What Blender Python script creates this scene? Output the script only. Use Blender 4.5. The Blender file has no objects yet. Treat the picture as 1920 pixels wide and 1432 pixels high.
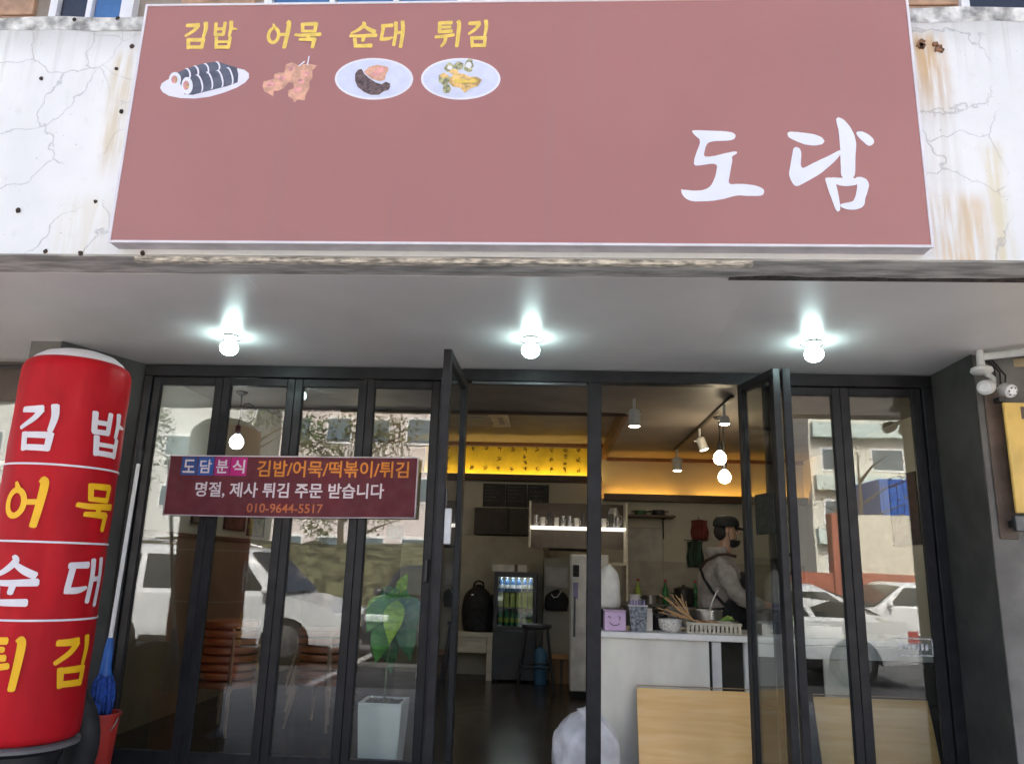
import bpy, bmesh, math, random
from mathutils import Vector, Matrix
random.seed(7)
SC = bpy.context.scene
COL = SC.collection
rad = math.radians

# ---------------------------------------------------------------- camera
pitch, yaw, roll = rad(13.38), rad(3.26), rad(1.67)
fwd = Vector((-math.sin(yaw)*math.cos(pitch), math.cos(yaw)*math.cos(pitch), math.sin(pitch)))
rgt = Vector((math.cos(yaw), math.sin(yaw), 0)); upv = rgt.cross(fwd)
r2 = math.cos(roll)*rgt + math.sin(roll)*upv
u2 = -math.sin(roll)*rgt + math.cos(roll)*upv
cam = bpy.data.cameras.new('camera'); cam.sensor_width = 36; cam.sensor_fit = 'HORIZONTAL'
cam.lens = 1441.4/1920*36; cam.clip_start = .05; cam.clip_end = 2000
co = bpy.data.objects.new('camera', cam); COL.objects.link(co)
M3 = Matrix((r2, u2, -fwd)).transposed()
co.matrix_world = Matrix.Translation((0, -5, 1.4)) @ M3.to_4x4()
SC.camera = co

# ---------------------------------------------------------------- sky, sun, exposure
SUN_EL = rad(50)
w = bpy.data.worlds.new('World'); SC.world = w; w.use_nodes = True
nt = w.node_tree; bg = nt.nodes['Background']
sky = nt.nodes.new('ShaderNodeTexSky'); sky.sky_type = 'NISHITA'; sky.sun_disc = False
sky.sun_elevation = SUN_EL; sky.sun_rotation = 0; sky.dust_density = 9; sky.air_density = .55; sky.ozone_density = 1.0
nt.links.new(sky.outputs[0], bg.inputs[0]); bg.inputs[1].default_value = 0.15
sl = bpy.data.lights.new('sun', 'SUN'); sl.energy = 3.0; sl.angle = rad(1.0); sl.color = (1, .95, .87)
so = bpy.data.objects.new('sun', sl); COL.objects.link(so)
so.rotation_euler = (SUN_EL-rad(90), 0, 0); so.location = (0, 14, 18)
SC.view_settings.view_transform = 'Standard'; SC.view_settings.look = 'None'
SC.view_settings.exposure = 2.38; SC.view_settings.gamma = 1; SC.view_settings.use_curve_mapping = False
SC.render.engine = 'CYCLES'
cy = SC.cycles
cy.use_denoising = True; cy.denoiser = 'OPENIMAGEDENOISE'
cy.max_bounces = 9; cy.diffuse_bounces = 4; cy.glossy_bounces = 4; cy.transparent_max_bounces = 20
cy.transmission_bounces = 4
cy.sample_clamp_indirect = 4; cy.sample_clamp_direct = 0; cy.caustics_reflective = False; cy.caustics_refractive = False
cy.use_light_tree = True

# ---------------------------------------------------------------- materials
MT = {}
def nd(t, k, **kw):
    n = t.nodes.new(k)
    for a, b in kw.items(): setattr(n, a, b)
    return n
def mixc(t, fac, a, b, blend='MIX'):
    n = nd(t, 'ShaderNodeMix', data_type='RGBA', blend_type=blend)
    for s, v in ((0, fac), (6, a), (7, b)):
        if hasattr(v, 'links') or hasattr(v, 'is_output'): t.links.new(v, n.inputs[s])
        else: n.inputs[s].default_value = v if s == 0 else (*v[:3], 1)
    return n.outputs[2]
def ramp(t, src, a, b, lo=0., hi=1.):
    n = nd(t, 'ShaderNodeMapRange'); n.interpolation_type = 'SMOOTHSTEP'
    t.links.new(src, n.inputs[0])
    n.inputs[1].default_value = a; n.inputs[2].default_value = b; n.inputs[3].default_value = lo; n.inputs[4].default_value = hi
    return n.outputs[0]
def mth(t, op, a, b=None, clamp=False):
    n = nd(t, 'ShaderNodeMath', operation=op); n.use_clamp = clamp
    for i, v in enumerate((a, b)):
        if v is None: continue
        if hasattr(v, 'is_output'): t.links.new(v, n.inputs[i])
        else: n.inputs[i].default_value = v
    return n.outputs[0]
def noise(t, vec, scale, detail=4, rough=.55, dist=0):
    n = nd(t, 'ShaderNodeTexNoise'); n.inputs['Scale'].default_value = scale; n.inputs['Detail'].default_value = detail
    n.inputs['Roughness'].default_value = rough; n.inputs['Distortion'].default_value = dist
    t.links.new(vec, n.inputs['Vector']); return n.outputs[0]
def scaled(t, vec, s):
    n = nd(t, 'ShaderNodeMapping'); n.inputs['Scale'].default_value = s; t.links.new(vec, n.inputs['Vector']); return n.outputs[0]
def mat(name, col, rough=.6, metal=0, var=.12, vs=6, bump=0, bs=60, spec=.5, coat=0, stretch=None, alpha=None, sheen=0, sub=0):
    if name in MT: return MT[name]
    m = bpy.data.materials.new(name); m.use_nodes = True; t = m.node_tree; p = t.nodes['Principled BSDF']
    tc = nd(t, 'ShaderNodeTexCoord').outputs['Object']
    v = scaled(t, tc, stretch) if stretch else tc
    n = noise(t, v, vs)
    dark = tuple(c*(1-var*1.6) for c in col); light = tuple(min(1, c*(1+var)) for c in col)
    t.links.new(mixc(t, ramp(t, n, .3, .7), dark, light), p.inputs['Base Color'])
    rr = noise(t, v, vs*2.3)
    t.links.new(ramp(t, rr, .25, .75, max(.02, rough*.82), min(1, rough*1.18)), p.inputs['Roughness'])
    p.inputs['Metallic'].default_value = metal; p.inputs['Specular IOR Level'].default_value = spec
    if coat: p.inputs['Coat Weight'].default_value = coat; p.inputs['Coat Roughness'].default_value = .08
    if sheen: p.inputs['Sheen Weight'].default_value = sheen
    if bump:
        b = nd(t, 'ShaderNodeBump'); b.inputs['Strength'].default_value = bump; b.inputs['Distance'].default_value = .01
        t.links.new(noise(t, v, bs), b.inputs['Height']); t.links.new(b.outputs[0], p.inputs['Normal'])
    MT[name] = m; return m
def signmat():
    m = mat('sign_face', (.39, .168, .148), .44, var=.03, vs=.8, spec=.5); t = m.node_tree; p = t.nodes['Principled BSDF']
    tc = nd(t, 'ShaderNodeTexCoord').outputs['Object']; src = p.inputs['Base Color'].links[0].from_socket
    streak = ramp(t, noise(t, scaled(t, tc, (9, 1, .5)), 1., 5), .50, .80, 0, .14); c = mixc(t, streak, src, (.30, .20, .19))
    t.links.new(c, p.inputs['Base Color'])
def emit(name, col, s, base=(.8, .8, .8)):
    if name in MT: return MT[name]
    m = bpy.data.materials.new(name); m.use_nodes = True; p = m.node_tree.nodes['Principled BSDF']
    p.inputs['Base Color'].default_value = (*base, 1); p.inputs['Emission Color'].default_value = (*col, 1)
    p.inputs['Emission Strength'].default_value = s; p.inputs['Roughness'].default_value = .3
    MT[name] = m; return m
def glassmat(name, tint=(.93, .96, .95), f0=.075, rough=0., wob=0.):
    if name in MT: return MT[name]
    m = bpy.data.materials.new(name); m.use_nodes = True; t = m.node_tree; t.nodes.clear()
    out = nd(t, 'ShaderNodeOutputMaterial'); mx = nd(t, 'ShaderNodeMixShader')
    tr = nd(t, 'ShaderNodeBsdfTransparent'); tr.inputs[0].default_value = (*tint, 1)
    gl = nd(t, 'ShaderNodeBsdfGlossy'); gl.inputs['Roughness'].default_value = rough; gl.inputs[0].default_value = (.95, .98, 1, 1)
    lw = nd(t, 'ShaderNodeLayerWeight'); lw.inputs['Blend'].default_value = .5
    fac = mth(t, 'ADD', mth(t, 'MULTIPLY', mth(t, 'POWER', lw.outputs['Facing'], 4.), 1-f0), f0, True)
    if wob:
        tc = nd(t, 'ShaderNodeTexCoord').outputs['Object']
        b = nd(t, 'ShaderNodeBump'); b.inputs['Strength'].default_value = wob; b.inputs['Distance'].default_value = .004
        t.links.new(noise(t, tc, 2.2, 1), b.inputs['Height']); t.links.new(b.outputs[0], gl.inputs['Normal'])
    t.links.new(fac, mx.inputs[0]); t.links.new(tr.outputs[0], mx.inputs[1]); t.links.new(gl.outputs[0], mx.inputs[2])
    t.links.new(mx.outputs[0], out.inputs[0]); MT[name] = m; return m
def fascia_mat():
    m = bpy.data.materials.new('old_white_paint'); m.use_nodes = True; t = m.node_tree; p = t.nodes['Principled BSDF']
    tc = nd(t, 'ShaderNodeTexCoord').outputs['Object']
    sx = nd(t, 'ShaderNodeSeparateXYZ'); t.links.new(tc, sx.inputs[0]); X, Y, Z = sx.outputs
    base = mixc(t, ramp(t, noise(t, tc, 1.3, 5), .3, .7), (.76, .78, .76), (.87, .87, .845))
    base = mixc(t, ramp(t, noise(t, tc, 14, 6), .55, .8, 0, .35), base, (.62, .63, .60))
    # grime running down from the coping (origin of the mesh: mid of the fascia's bottom edge)
    sv = scaled(t, tc, (26, 1, 1.1))
    drip = ramp(t, noise(t, sv, 1., 4), .46, .72)
    top = ramp(t, mth(t, 'ADD', Z, mth(t, 'MULTIPLY', noise(t, tc, 6), .10)), 1.05, 1.30)
    base = mixc(t, mth(t, 'MULTIPLY', top, .45), base, (.34, .33, .30))
    base = mixc(t, ramp(t, noise(t, tc, 55, 3), .68, .74, 0, .55), base, (.25, .22, .18))
    base = mixc(t, mth(t, 'MULTIPLY', mth(t, 'MULTIPLY', drip, ramp(t, Z, .72, 1.28)), .45), base, (.40, .38, .33))
    # rust stains below old fixings at each side of the sign
    def rust(x0, wd, z0, z1, amt, col=(.60, .38, .16)):
        nonlocal base
        d = mth(t, 'ABSOLUTE', mth(t, 'SUBTRACT', mth(t, 'ADD', X, mth(t, 'MULTIPLY', mth(t, 'SUBTRACT', noise(t, tc, 5), .5), .10)), x0))
        k = mth(t, 'MULTIPLY', ramp(t, d, wd, wd*.15), mth(t, 'MULTIPLY', ramp(t, Z, z1+.05, z1-.05), ramp(t, Z, z0-.12, z0+.12)))
        k = mth(t, 'MULTIPLY', k, ramp(t, noise(t, scaled(t, tc, (30, 1, 2.5)), 1., 5), .30, .62))
        base = mixc(t, mth(t, 'MULTIPLY', k, amt), base, col)
    rust(-2.13, .085, .45, 1.05, .6, (.62, .50, .28)); rust(-1.98, .06, .25, .95, .6); rust(-2.2, .20, -.1, .28, .35, (.7, .64, .45))
    rust(1.70, .12, .75, 1.12, .85); rust(1.76, .18, -.1, .30, .75, (.66, .46, .22)); rust(1.93, .07, -.1, .55, .6, (.68, .58, .30)); rust(1.72, .12, .1, .9, .35, (.55, .52, .45))
    # crack network
    wv = nd(t, 'ShaderNodeMix', data_type='VECTOR'); wv.inputs[0].default_value = .20
    nn = nd(t, 'ShaderNodeTexNoise'); nn.inputs['Scale'].default_value = 4.5; nn.inputs['Detail'].default_value = 5
    t.links.new(tc, nn.inputs['Vector']); t.links.new(tc, wv.inputs[4]); t.links.new(nn.outputs[1], wv.inputs[5])
    vo = nd(t, 'ShaderNodeTexVoronoi', feature='DISTANCE_TO_EDGE'); vo.inputs['Scale'].default_value = 3.6
    t.links.new(wv.outputs[1], vo.inputs['Vector'])
    cr = ramp(t, vo.outputs['Distance'], .012, .002)
    side = mth(t, 'MAXIMUM', ramp(t, X, -2.02, -2.12), mth(t, 'MULTIPLY', ramp(t, X, 1.6, 1.65), ramp(t, X, 2.0, 1.92)))
    cr = mth(t, 'MULTIPLY', mth(t, 'MULTIPLY', cr, side), ramp(t, noise(t, tc, 2.1), .36, .5))
    base = mixc(t, mth(t, 'MULTIPLY', cr, .42), base, (.34, .35, .36))
    t.links.new(base, p.inputs['Base Color']); p.inputs['Roughness'].default_value = .8
    h = mth(t, 'SUBTRACT', mth(t, 'MULTIPLY', noise(t, tc, 40, 6), .25), cr)
    b = nd(t, 'ShaderNodeBump'); b.inputs['Strength'].default_value = .5; b.inputs['Distance'].default_value = .006
    t.links.new(h, b.inputs['Height']); t.links.new(b.outputs[0], p.inputs['Normal'])
    return m
def woodmat(name, a, b, axis='x', rough=.5, scale=1.):
    if name in MT: return MT[name]
    m = bpy.data.materials.new(name); m.use_nodes = True; t = m.node_tree; p = t.nodes['Principled BSDF']
    tc = nd(t, 'ShaderNodeTexCoord').outputs['Object']
    s = {'x': (1.2, 14, 14), 'z': (14, 14, 1.2), 'y': (14, 1.2, 14)}[axis]
    v = scaled(t, tc, tuple(k*scale for k in s))
    g = noise(t, v, 1.5, 6, .6, .8); g2 = noise(t, tc, 2.5, 2)
    c = mixc(t, ramp(t, g, .3, .7), a, b); c = mixc(t, ramp(t, g2, .35, .75, 0, .35), c, tuple(k*.72 for k in a))
    t.links.new(c, p.inputs['Base Color']); p.inputs['Roughness'].default_value = rough
    bp = nd(t, 'ShaderNodeBump'); bp.inputs['Strength'].default_value = .15; bp.inputs['Distance'].default_value = .003
    t.links.new(g, bp.inputs['Height']); t.links.new(bp.outputs[0], p.inputs['Normal'])
    MT[name] = m; return m

# ---------------------------------------------------------------- mesh helpers
class MB:
    def __init__(s): s.bm = bmesh.new()
    def box(s, c, d, rot=None, bev=0, seg=1):
        M = Matrix.Translation(c) @ (rot.to_4x4() if rot is not None else Matrix()) @ Matrix.Diagonal((*d, 1))
        r = bmesh.ops.create_cube(s.bm, size=1, matrix=M)
        if bev:
            es = list({e for v in r['verts'] for e in v.link_edges})
            bmesh.ops.bevel(s.bm, geom=es, offset=bev, segments=seg, affect='EDGES', profile=.5)
        return s
    def b2(s, x0, x1, y0, y1, z0, z1, bev=0, seg=1):
        return s.box(((x0+x1)/2, (y0+y1)/2, (z0+z1)/2), (abs(x1-x0), abs(y1-y0), abs(z1-z0)), None, bev, seg)
    def ring(s, c, X, Y, r, n): return [s.bm.verts.new(Vector(c)+X*math.cos(2*math.pi*i/n)*r+Y*math.sin(2*math.pi*i/n)*r) for i in range(n)]
    def tube(s, pts, r, n=8, caps=True):
        pts = [Vector(p) for p in pts]; rs = r if isinstance(r, (list, tuple)) else [r]*len(pts)
        prev = None; ref = None
        for i, p in enumerate(pts):
            d = (pts[min(i+1, len(pts)-1)]-pts[max(i-1, 0)]).normalized()
            if ref is None: ref = Vector((0, 0, 1)) if abs(d.z) < .9 else Vector((1, 0, 0))
            X = ref.cross(d).normalized(); Y = d.cross(X); ref = Y if abs(d.dot(Y)) < .9 else ref
            cur = s.ring(p, X, Y, rs[i], n)
            if prev:
                for k in range(n): s.bm.faces.new((prev[k], prev[(k+1) % n], cur[(k+1) % n], cur[k]))
            elif caps: s.bm.faces.new(cur[::-1])
            prev = cur
        if caps: s.bm.faces.new(prev)
        return s
    def cyl(s, p0, p1, r0, r1=None, n=16): return s.tube([p0, p1], [r0, r0 if r1 is None else r1], n)
    def lathe(s, prof, c=(0, 0, 0), n=24, a0=0, a1=2*math.pi, axis='z', close=True):
        c = Vector(c); full = abs(a1-a0-2*math.pi) < 1e-6; rows = []
        m = n if full else n+1
        for r, z in prof:
            row = []
            for i in range(m):
                a = a0+(a1-a0)*i/n
                q = (r*math.cos(a), r*math.sin(a), z)
                if axis == 'y': q = (q[0], q[2], q[1])
                if axis == 'x': q = (q[2], q[0], q[1])
                row.append(s.bm.verts.new(c+Vector(q)))
            rows.append(row)
        for a, b in zip(rows, rows[1:]):
            for i in range(m if full else n):
                j = (i+1) % m
                s.bm.faces.new((a[i], a[j], b[j], b[i]))
        if full and close:
            s.bm.faces.new(rows[0][::-1]); s.bm.faces.new(rows[-1])
        return s
    def sph(s, c, r, nu=16, nv=10):
        M = Matrix.Translation(c) @ Matrix.Diagonal((*(r if isinstance(r, (tuple, list)) else (r, r, r)), 1))
        bmesh.ops.create_uvsphere(s.bm, u_segments=nu, v_segments=nv, radius=1, matrix=M); return s
    def poly(s, pts): s.bm.faces.new([s.bm.verts.new(p) for p in pts]); return s
    def prism(s, pts, d):      # closed polygon pts (3D) pushed along d
        a = [s.bm.verts.new(p) for p in pts]; b = [s.bm.verts.new(Vector(p)+Vector(d)) for p in pts]
        s.bm.faces.new(a); s.bm.faces.new(b[::-1]); n = len(a)
        for i in range(n): s.bm.faces.new((a[i], b[i], b[(i+1) % n], a[(i+1) % n]))
        return s
    def strip(s, L, R):
        a = [s.bm.verts.new(p) for p in L]; b = [s.bm.verts.new(p) for p in R]
        for i in range(len(a)-1): s.bm.faces.new((a[i], a[i+1], b[i+1], b[i]))
        return s
    def grid(s, rows):
        vs = [[s.bm.verts.new(p) for p in r] for r in rows]
        for a, b in zip(vs, vs[1:]):
            for i in range(len(a)-1): s.bm.faces.new((a[i], a[i+1], b[i+1], b[i]))
        return s
    def build(s, name, m, parent=None, loc=None, smooth=None):
        me = bpy.data.meshes.new(name)
        bmesh.ops.recalc_face_normals(s.bm, faces=s.bm.faces[:])
        o = bpy.data.objects.new(name, me)
        L = wloc(parent) if parent else Vector(loc or (0, 0, 0))
        for v in s.bm.verts: v.co -= L
        s.bm.to_mesh(me); s.bm.free()
        if isinstance(m, str): m = MT[m]
        me.materials.append(m)
        if smooth is not None:
            me.shade_smooth()
            if smooth < 180: me.set_sharp_from_angle(angle=rad(smooth))
        COL.objects.link(o)
        if parent: o.parent = parent
        else: o.location = L
        return o
def wloc(o):
    L = Vector((0, 0, 0))
    while o: L += o.location; o = o.parent
    return L
def tag(o, label, cat=None, group=None, kind=None):
    if label: o['label'] = label
    if cat: o['category'] = cat
    if group: o['group'] = group
    if kind: o['kind'] = kind
    return o
def thing(name, label, cat, loc, group=None):
    o = bpy.data.objects.new(name, None); COL.objects.link(o); o.location = loc; o.empty_display_size = .1
    return tag(o, label, cat, group)
def struct(o): o['kind'] = 'structure'; return o
def dup(o, loc=None, label=None, rz=None, parent=None):
    c = o.copy(); COL.objects.link(c)
    if parent: c.parent = parent
    if loc is not None: c.location = loc
    if rz is not None: c.rotation_euler.z = rz
    if label: c['label'] = label
    for ch in list(o.children): dup(ch, parent=c)
    return c
def P(name, m, parent, fn, smooth=None):
    b = MB(); fn(b); return b.build(name, m, parent, smooth=smooth)
def skin(name, nodes, edges, m, parent, root=0, sub=2):
    L = wloc(parent); me = bpy.data.meshes.new(name)
    me.from_pydata([tuple(Vector(n[0])-L) for n in nodes], edges, [])
    o = bpy.data.objects.new(name, me); COL.objects.link(o); o.parent = parent; me.materials.append(MT[m])
    md = o.modifiers.new('skin', 'SKIN'); md.use_smooth_shade = True
    for i, n in enumerate(nodes):
        sv = me.skin_vertices[0].data[i]; r = n[1]; sv.radius = r if isinstance(r, tuple) else (r, r); sv.use_root = (i == root)
    sb = o.modifiers.new('sub', 'SUBSURF'); sb.levels = sub; sb.render_levels = sub
    return o
def text_into(b, body, fn, bold=.012):
    """adds the outline of a line of type to b; fn maps (u, v) in 0..1 of its own box to a point"""
    c = bpy.data.curves.new('type', 'FONT'); c.body = body; c.offset = bold; c.resolution_u = 3
    o = bpy.data.objects.new('type', c); COL.objects.link(o)
    me = bpy.data.meshes.new_from_object(o.evaluated_get(bpy.context.evaluated_depsgraph_get()))
    xs = [v.co.x for v in me.vertices]; ys = [v.co.y for v in me.vertices]
    x0, x1, y0, y1 = min(xs), max(xs), min(ys), max(ys)
    vs = [b.bm.verts.new(fn((v.co.x-x0)/(x1-x0), (v.co.y-y0)/(y1-y0))) for v in me.vertices]
    for p in me.polygons:
        try: b.bm.faces.new([vs[i] for i in p.vertices])
        except ValueError: pass
    bpy.data.objects.remove(o); bpy.data.curves.remove(c); bpy.data.meshes.remove(me)

# ---------------------------------------------------------------- brush lettering (strokes in a unit box)
W = .15
def O(cx, cy, rx, ry, w=.11): return [(cx+rx*math.cos(a*math.pi/10+1.6), cy+ry*math.sin(a*math.pi/10+1.6), w) for a in range(21)]
GL = {
 '김': [[(.06,.90,.13),(.30,.90,.15),(.52,.91,.17)], [(.50,.90,.16),(.36,.70,.13),(.07,.50,.10)], [(.76,1.0,.17),(.79,.75,.15),(.74,.44,.12)],
       [(.20,.38,.15),(.24,.02,.13)], [(.20,.34,.13),(.78,.34,.15)], [(.76,.38,.15),(.74,.02,.13)], [(.23,.07,.13),(.76,.06,.14)]],
 '밥': [[(.10,.95,.14),(.13,.52,.13)], [(.47,.97,.14),(.46,.52,.13)], [(.12,.73,.11),(.47,.74,.11)], [(.12,.52,.12),(.48,.53,.12)],
       [(.72,1.0,.17),(.74,.75,.15),(.71,.47,.12)], [(.74,.74,.12),(.98,.72,.06)],
       [(.20,.42,.14),(.24,.02,.13)], [(.76,.42,.14),(.74,.02,.13)], [(.22,.25,.10),(.75,.26,.10)], [(.23,.06,.12),(.75,.06,.13)]],
 '어': [O(.27,.50,.19,.27,.13), [(.22,.92,.08),(.27,.80,.14)], [(.50,.52,.12),(.76,.53,.12)], [(.74,1.0,.15),(.81,.92,.17),(.77,.4,.16),(.72,.02,.15)]],
 '묵': [[(.25,.97,.14),(.29,.64,.13)], [(.25,.94,.13),(.78,.95,.15)], [(.77,.97,.15),(.74,.64,.13)], [(.28,.66,.11),(.76,.66,.12)],
       [(.02,.52,.11),(.3,.50,.13),(.97,.53,.15)], [(.52,.50,.14),(.52,.33,.14)], [(.20,.33,.11),(.76,.33,.16)], [(.76,.36,.17),(.71,.0,.13)]],
 '순': [[(.46,1.0,.10),(.50,.90,.15),(.32,.72,.13),(.06,.58,.08)], [(.48,.86,.10),(.70,.72,.15),(.92,.62,.16)],
       [(.02,.47,.11),(.4,.46,.13),(.98,.49,.16)], [(.54,.47,.15),(.50,.26,.13)], [(.20,.36,.14),(.25,.10,.13)], [(.22,.07,.13),(.84,.08,.16)]],
 '대': [[(.06,.84,.13),(.48,.86,.15)], [(.14,.86,.14),(.08,.34,.13)], [(.05,.32,.13),(.30,.33,.14),(.50,.38,.08)],
       [(.60,.97,.15),(.63,.6,.14),(.58,.08,.13)], [(.86,1.0,.15),(.90,.6,.15),(.85,.0,.14)], [(.62,.56,.11),(.88,.57,.11)]],
 '튀': [[(.10,.95,.13),(.60,.96,.15)], [(.18,.78,.11),(.56,.79,.12)], [(.14,.95,.14),(.14,.60,.13)], [(.12,.60,.13),(.62,.63,.14)],
       [(.0,.40,.11),(.3,.42,.13),(.70,.48,.13)], [(.40,.43,.14),(.36,.2,.13),(.24,.03,.10)], [(.82,1.0,.15),(.88,.9,.16),(.86,.4,.15),(.83,.02,.14)]],
}
def dense(st, k=6):
    out = []
    n = len(st)
    if n == 2:
        (x0, y0, w0), (x1, y1, w1) = st
        return [(x0+(x1-x0)*i/k, y0+(y1-y0)*i/k, w0+(w1-w0)*i/k) for i in range(k+1)]
    for i in range(n-1):
        p0, p1, p2, p3 = st[max(i-1, 0)], st[i], st[i+1], st[min(i+2, n-1)]
        for j in range(k):
            t = j/k
            out.append(tuple(.5*((2*b)+(-a+c)*t+(2*a-5*b+4*c-d)*t*t+(-a+3*b-3*c+d)*t**3) for a, b, c, d in zip(p0, p1, p2, p3)))
    out.append(st[-1]); return out
def glyph(b, ch, fn, bold=1.):
    for si, st in enumerate(GL[ch]):
        q = dense(st); L = []; R = []
        for i, (x, y, wd) in enumerate(q):
            a, c = q[max(i-1, 0)], q[min(i+1, len(q)-1)]
            dx, dy = c[0]-a[0], c[1]-a[1]; l = math.hypot(dx, dy) or 1
            nx, ny = -dy/l*wd*.5*bold, dx/l*wd*.5*bold
            ex = 0
            if i == 0: L.append(fn(x-dx/l*.03+nx*.45, y-dy/l*.03+ny*.45, si)); R.append(fn(x-dx/l*.03-nx*.8, y-dy/l*.03-ny*.8, si))
            L.append(fn(x+nx, y+ny, si)); R.append(fn(x-nx, y-ny, si))
            if i == len(q)-1: L.append(fn(x+dx/l*.03+nx*.5, y+dy/l*.03+ny*.5, si)); R.append(fn(x+dx/l*.03-nx*.6, y+dy/l*.03-ny*.6, si))
        b.strip(L, R)

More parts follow.
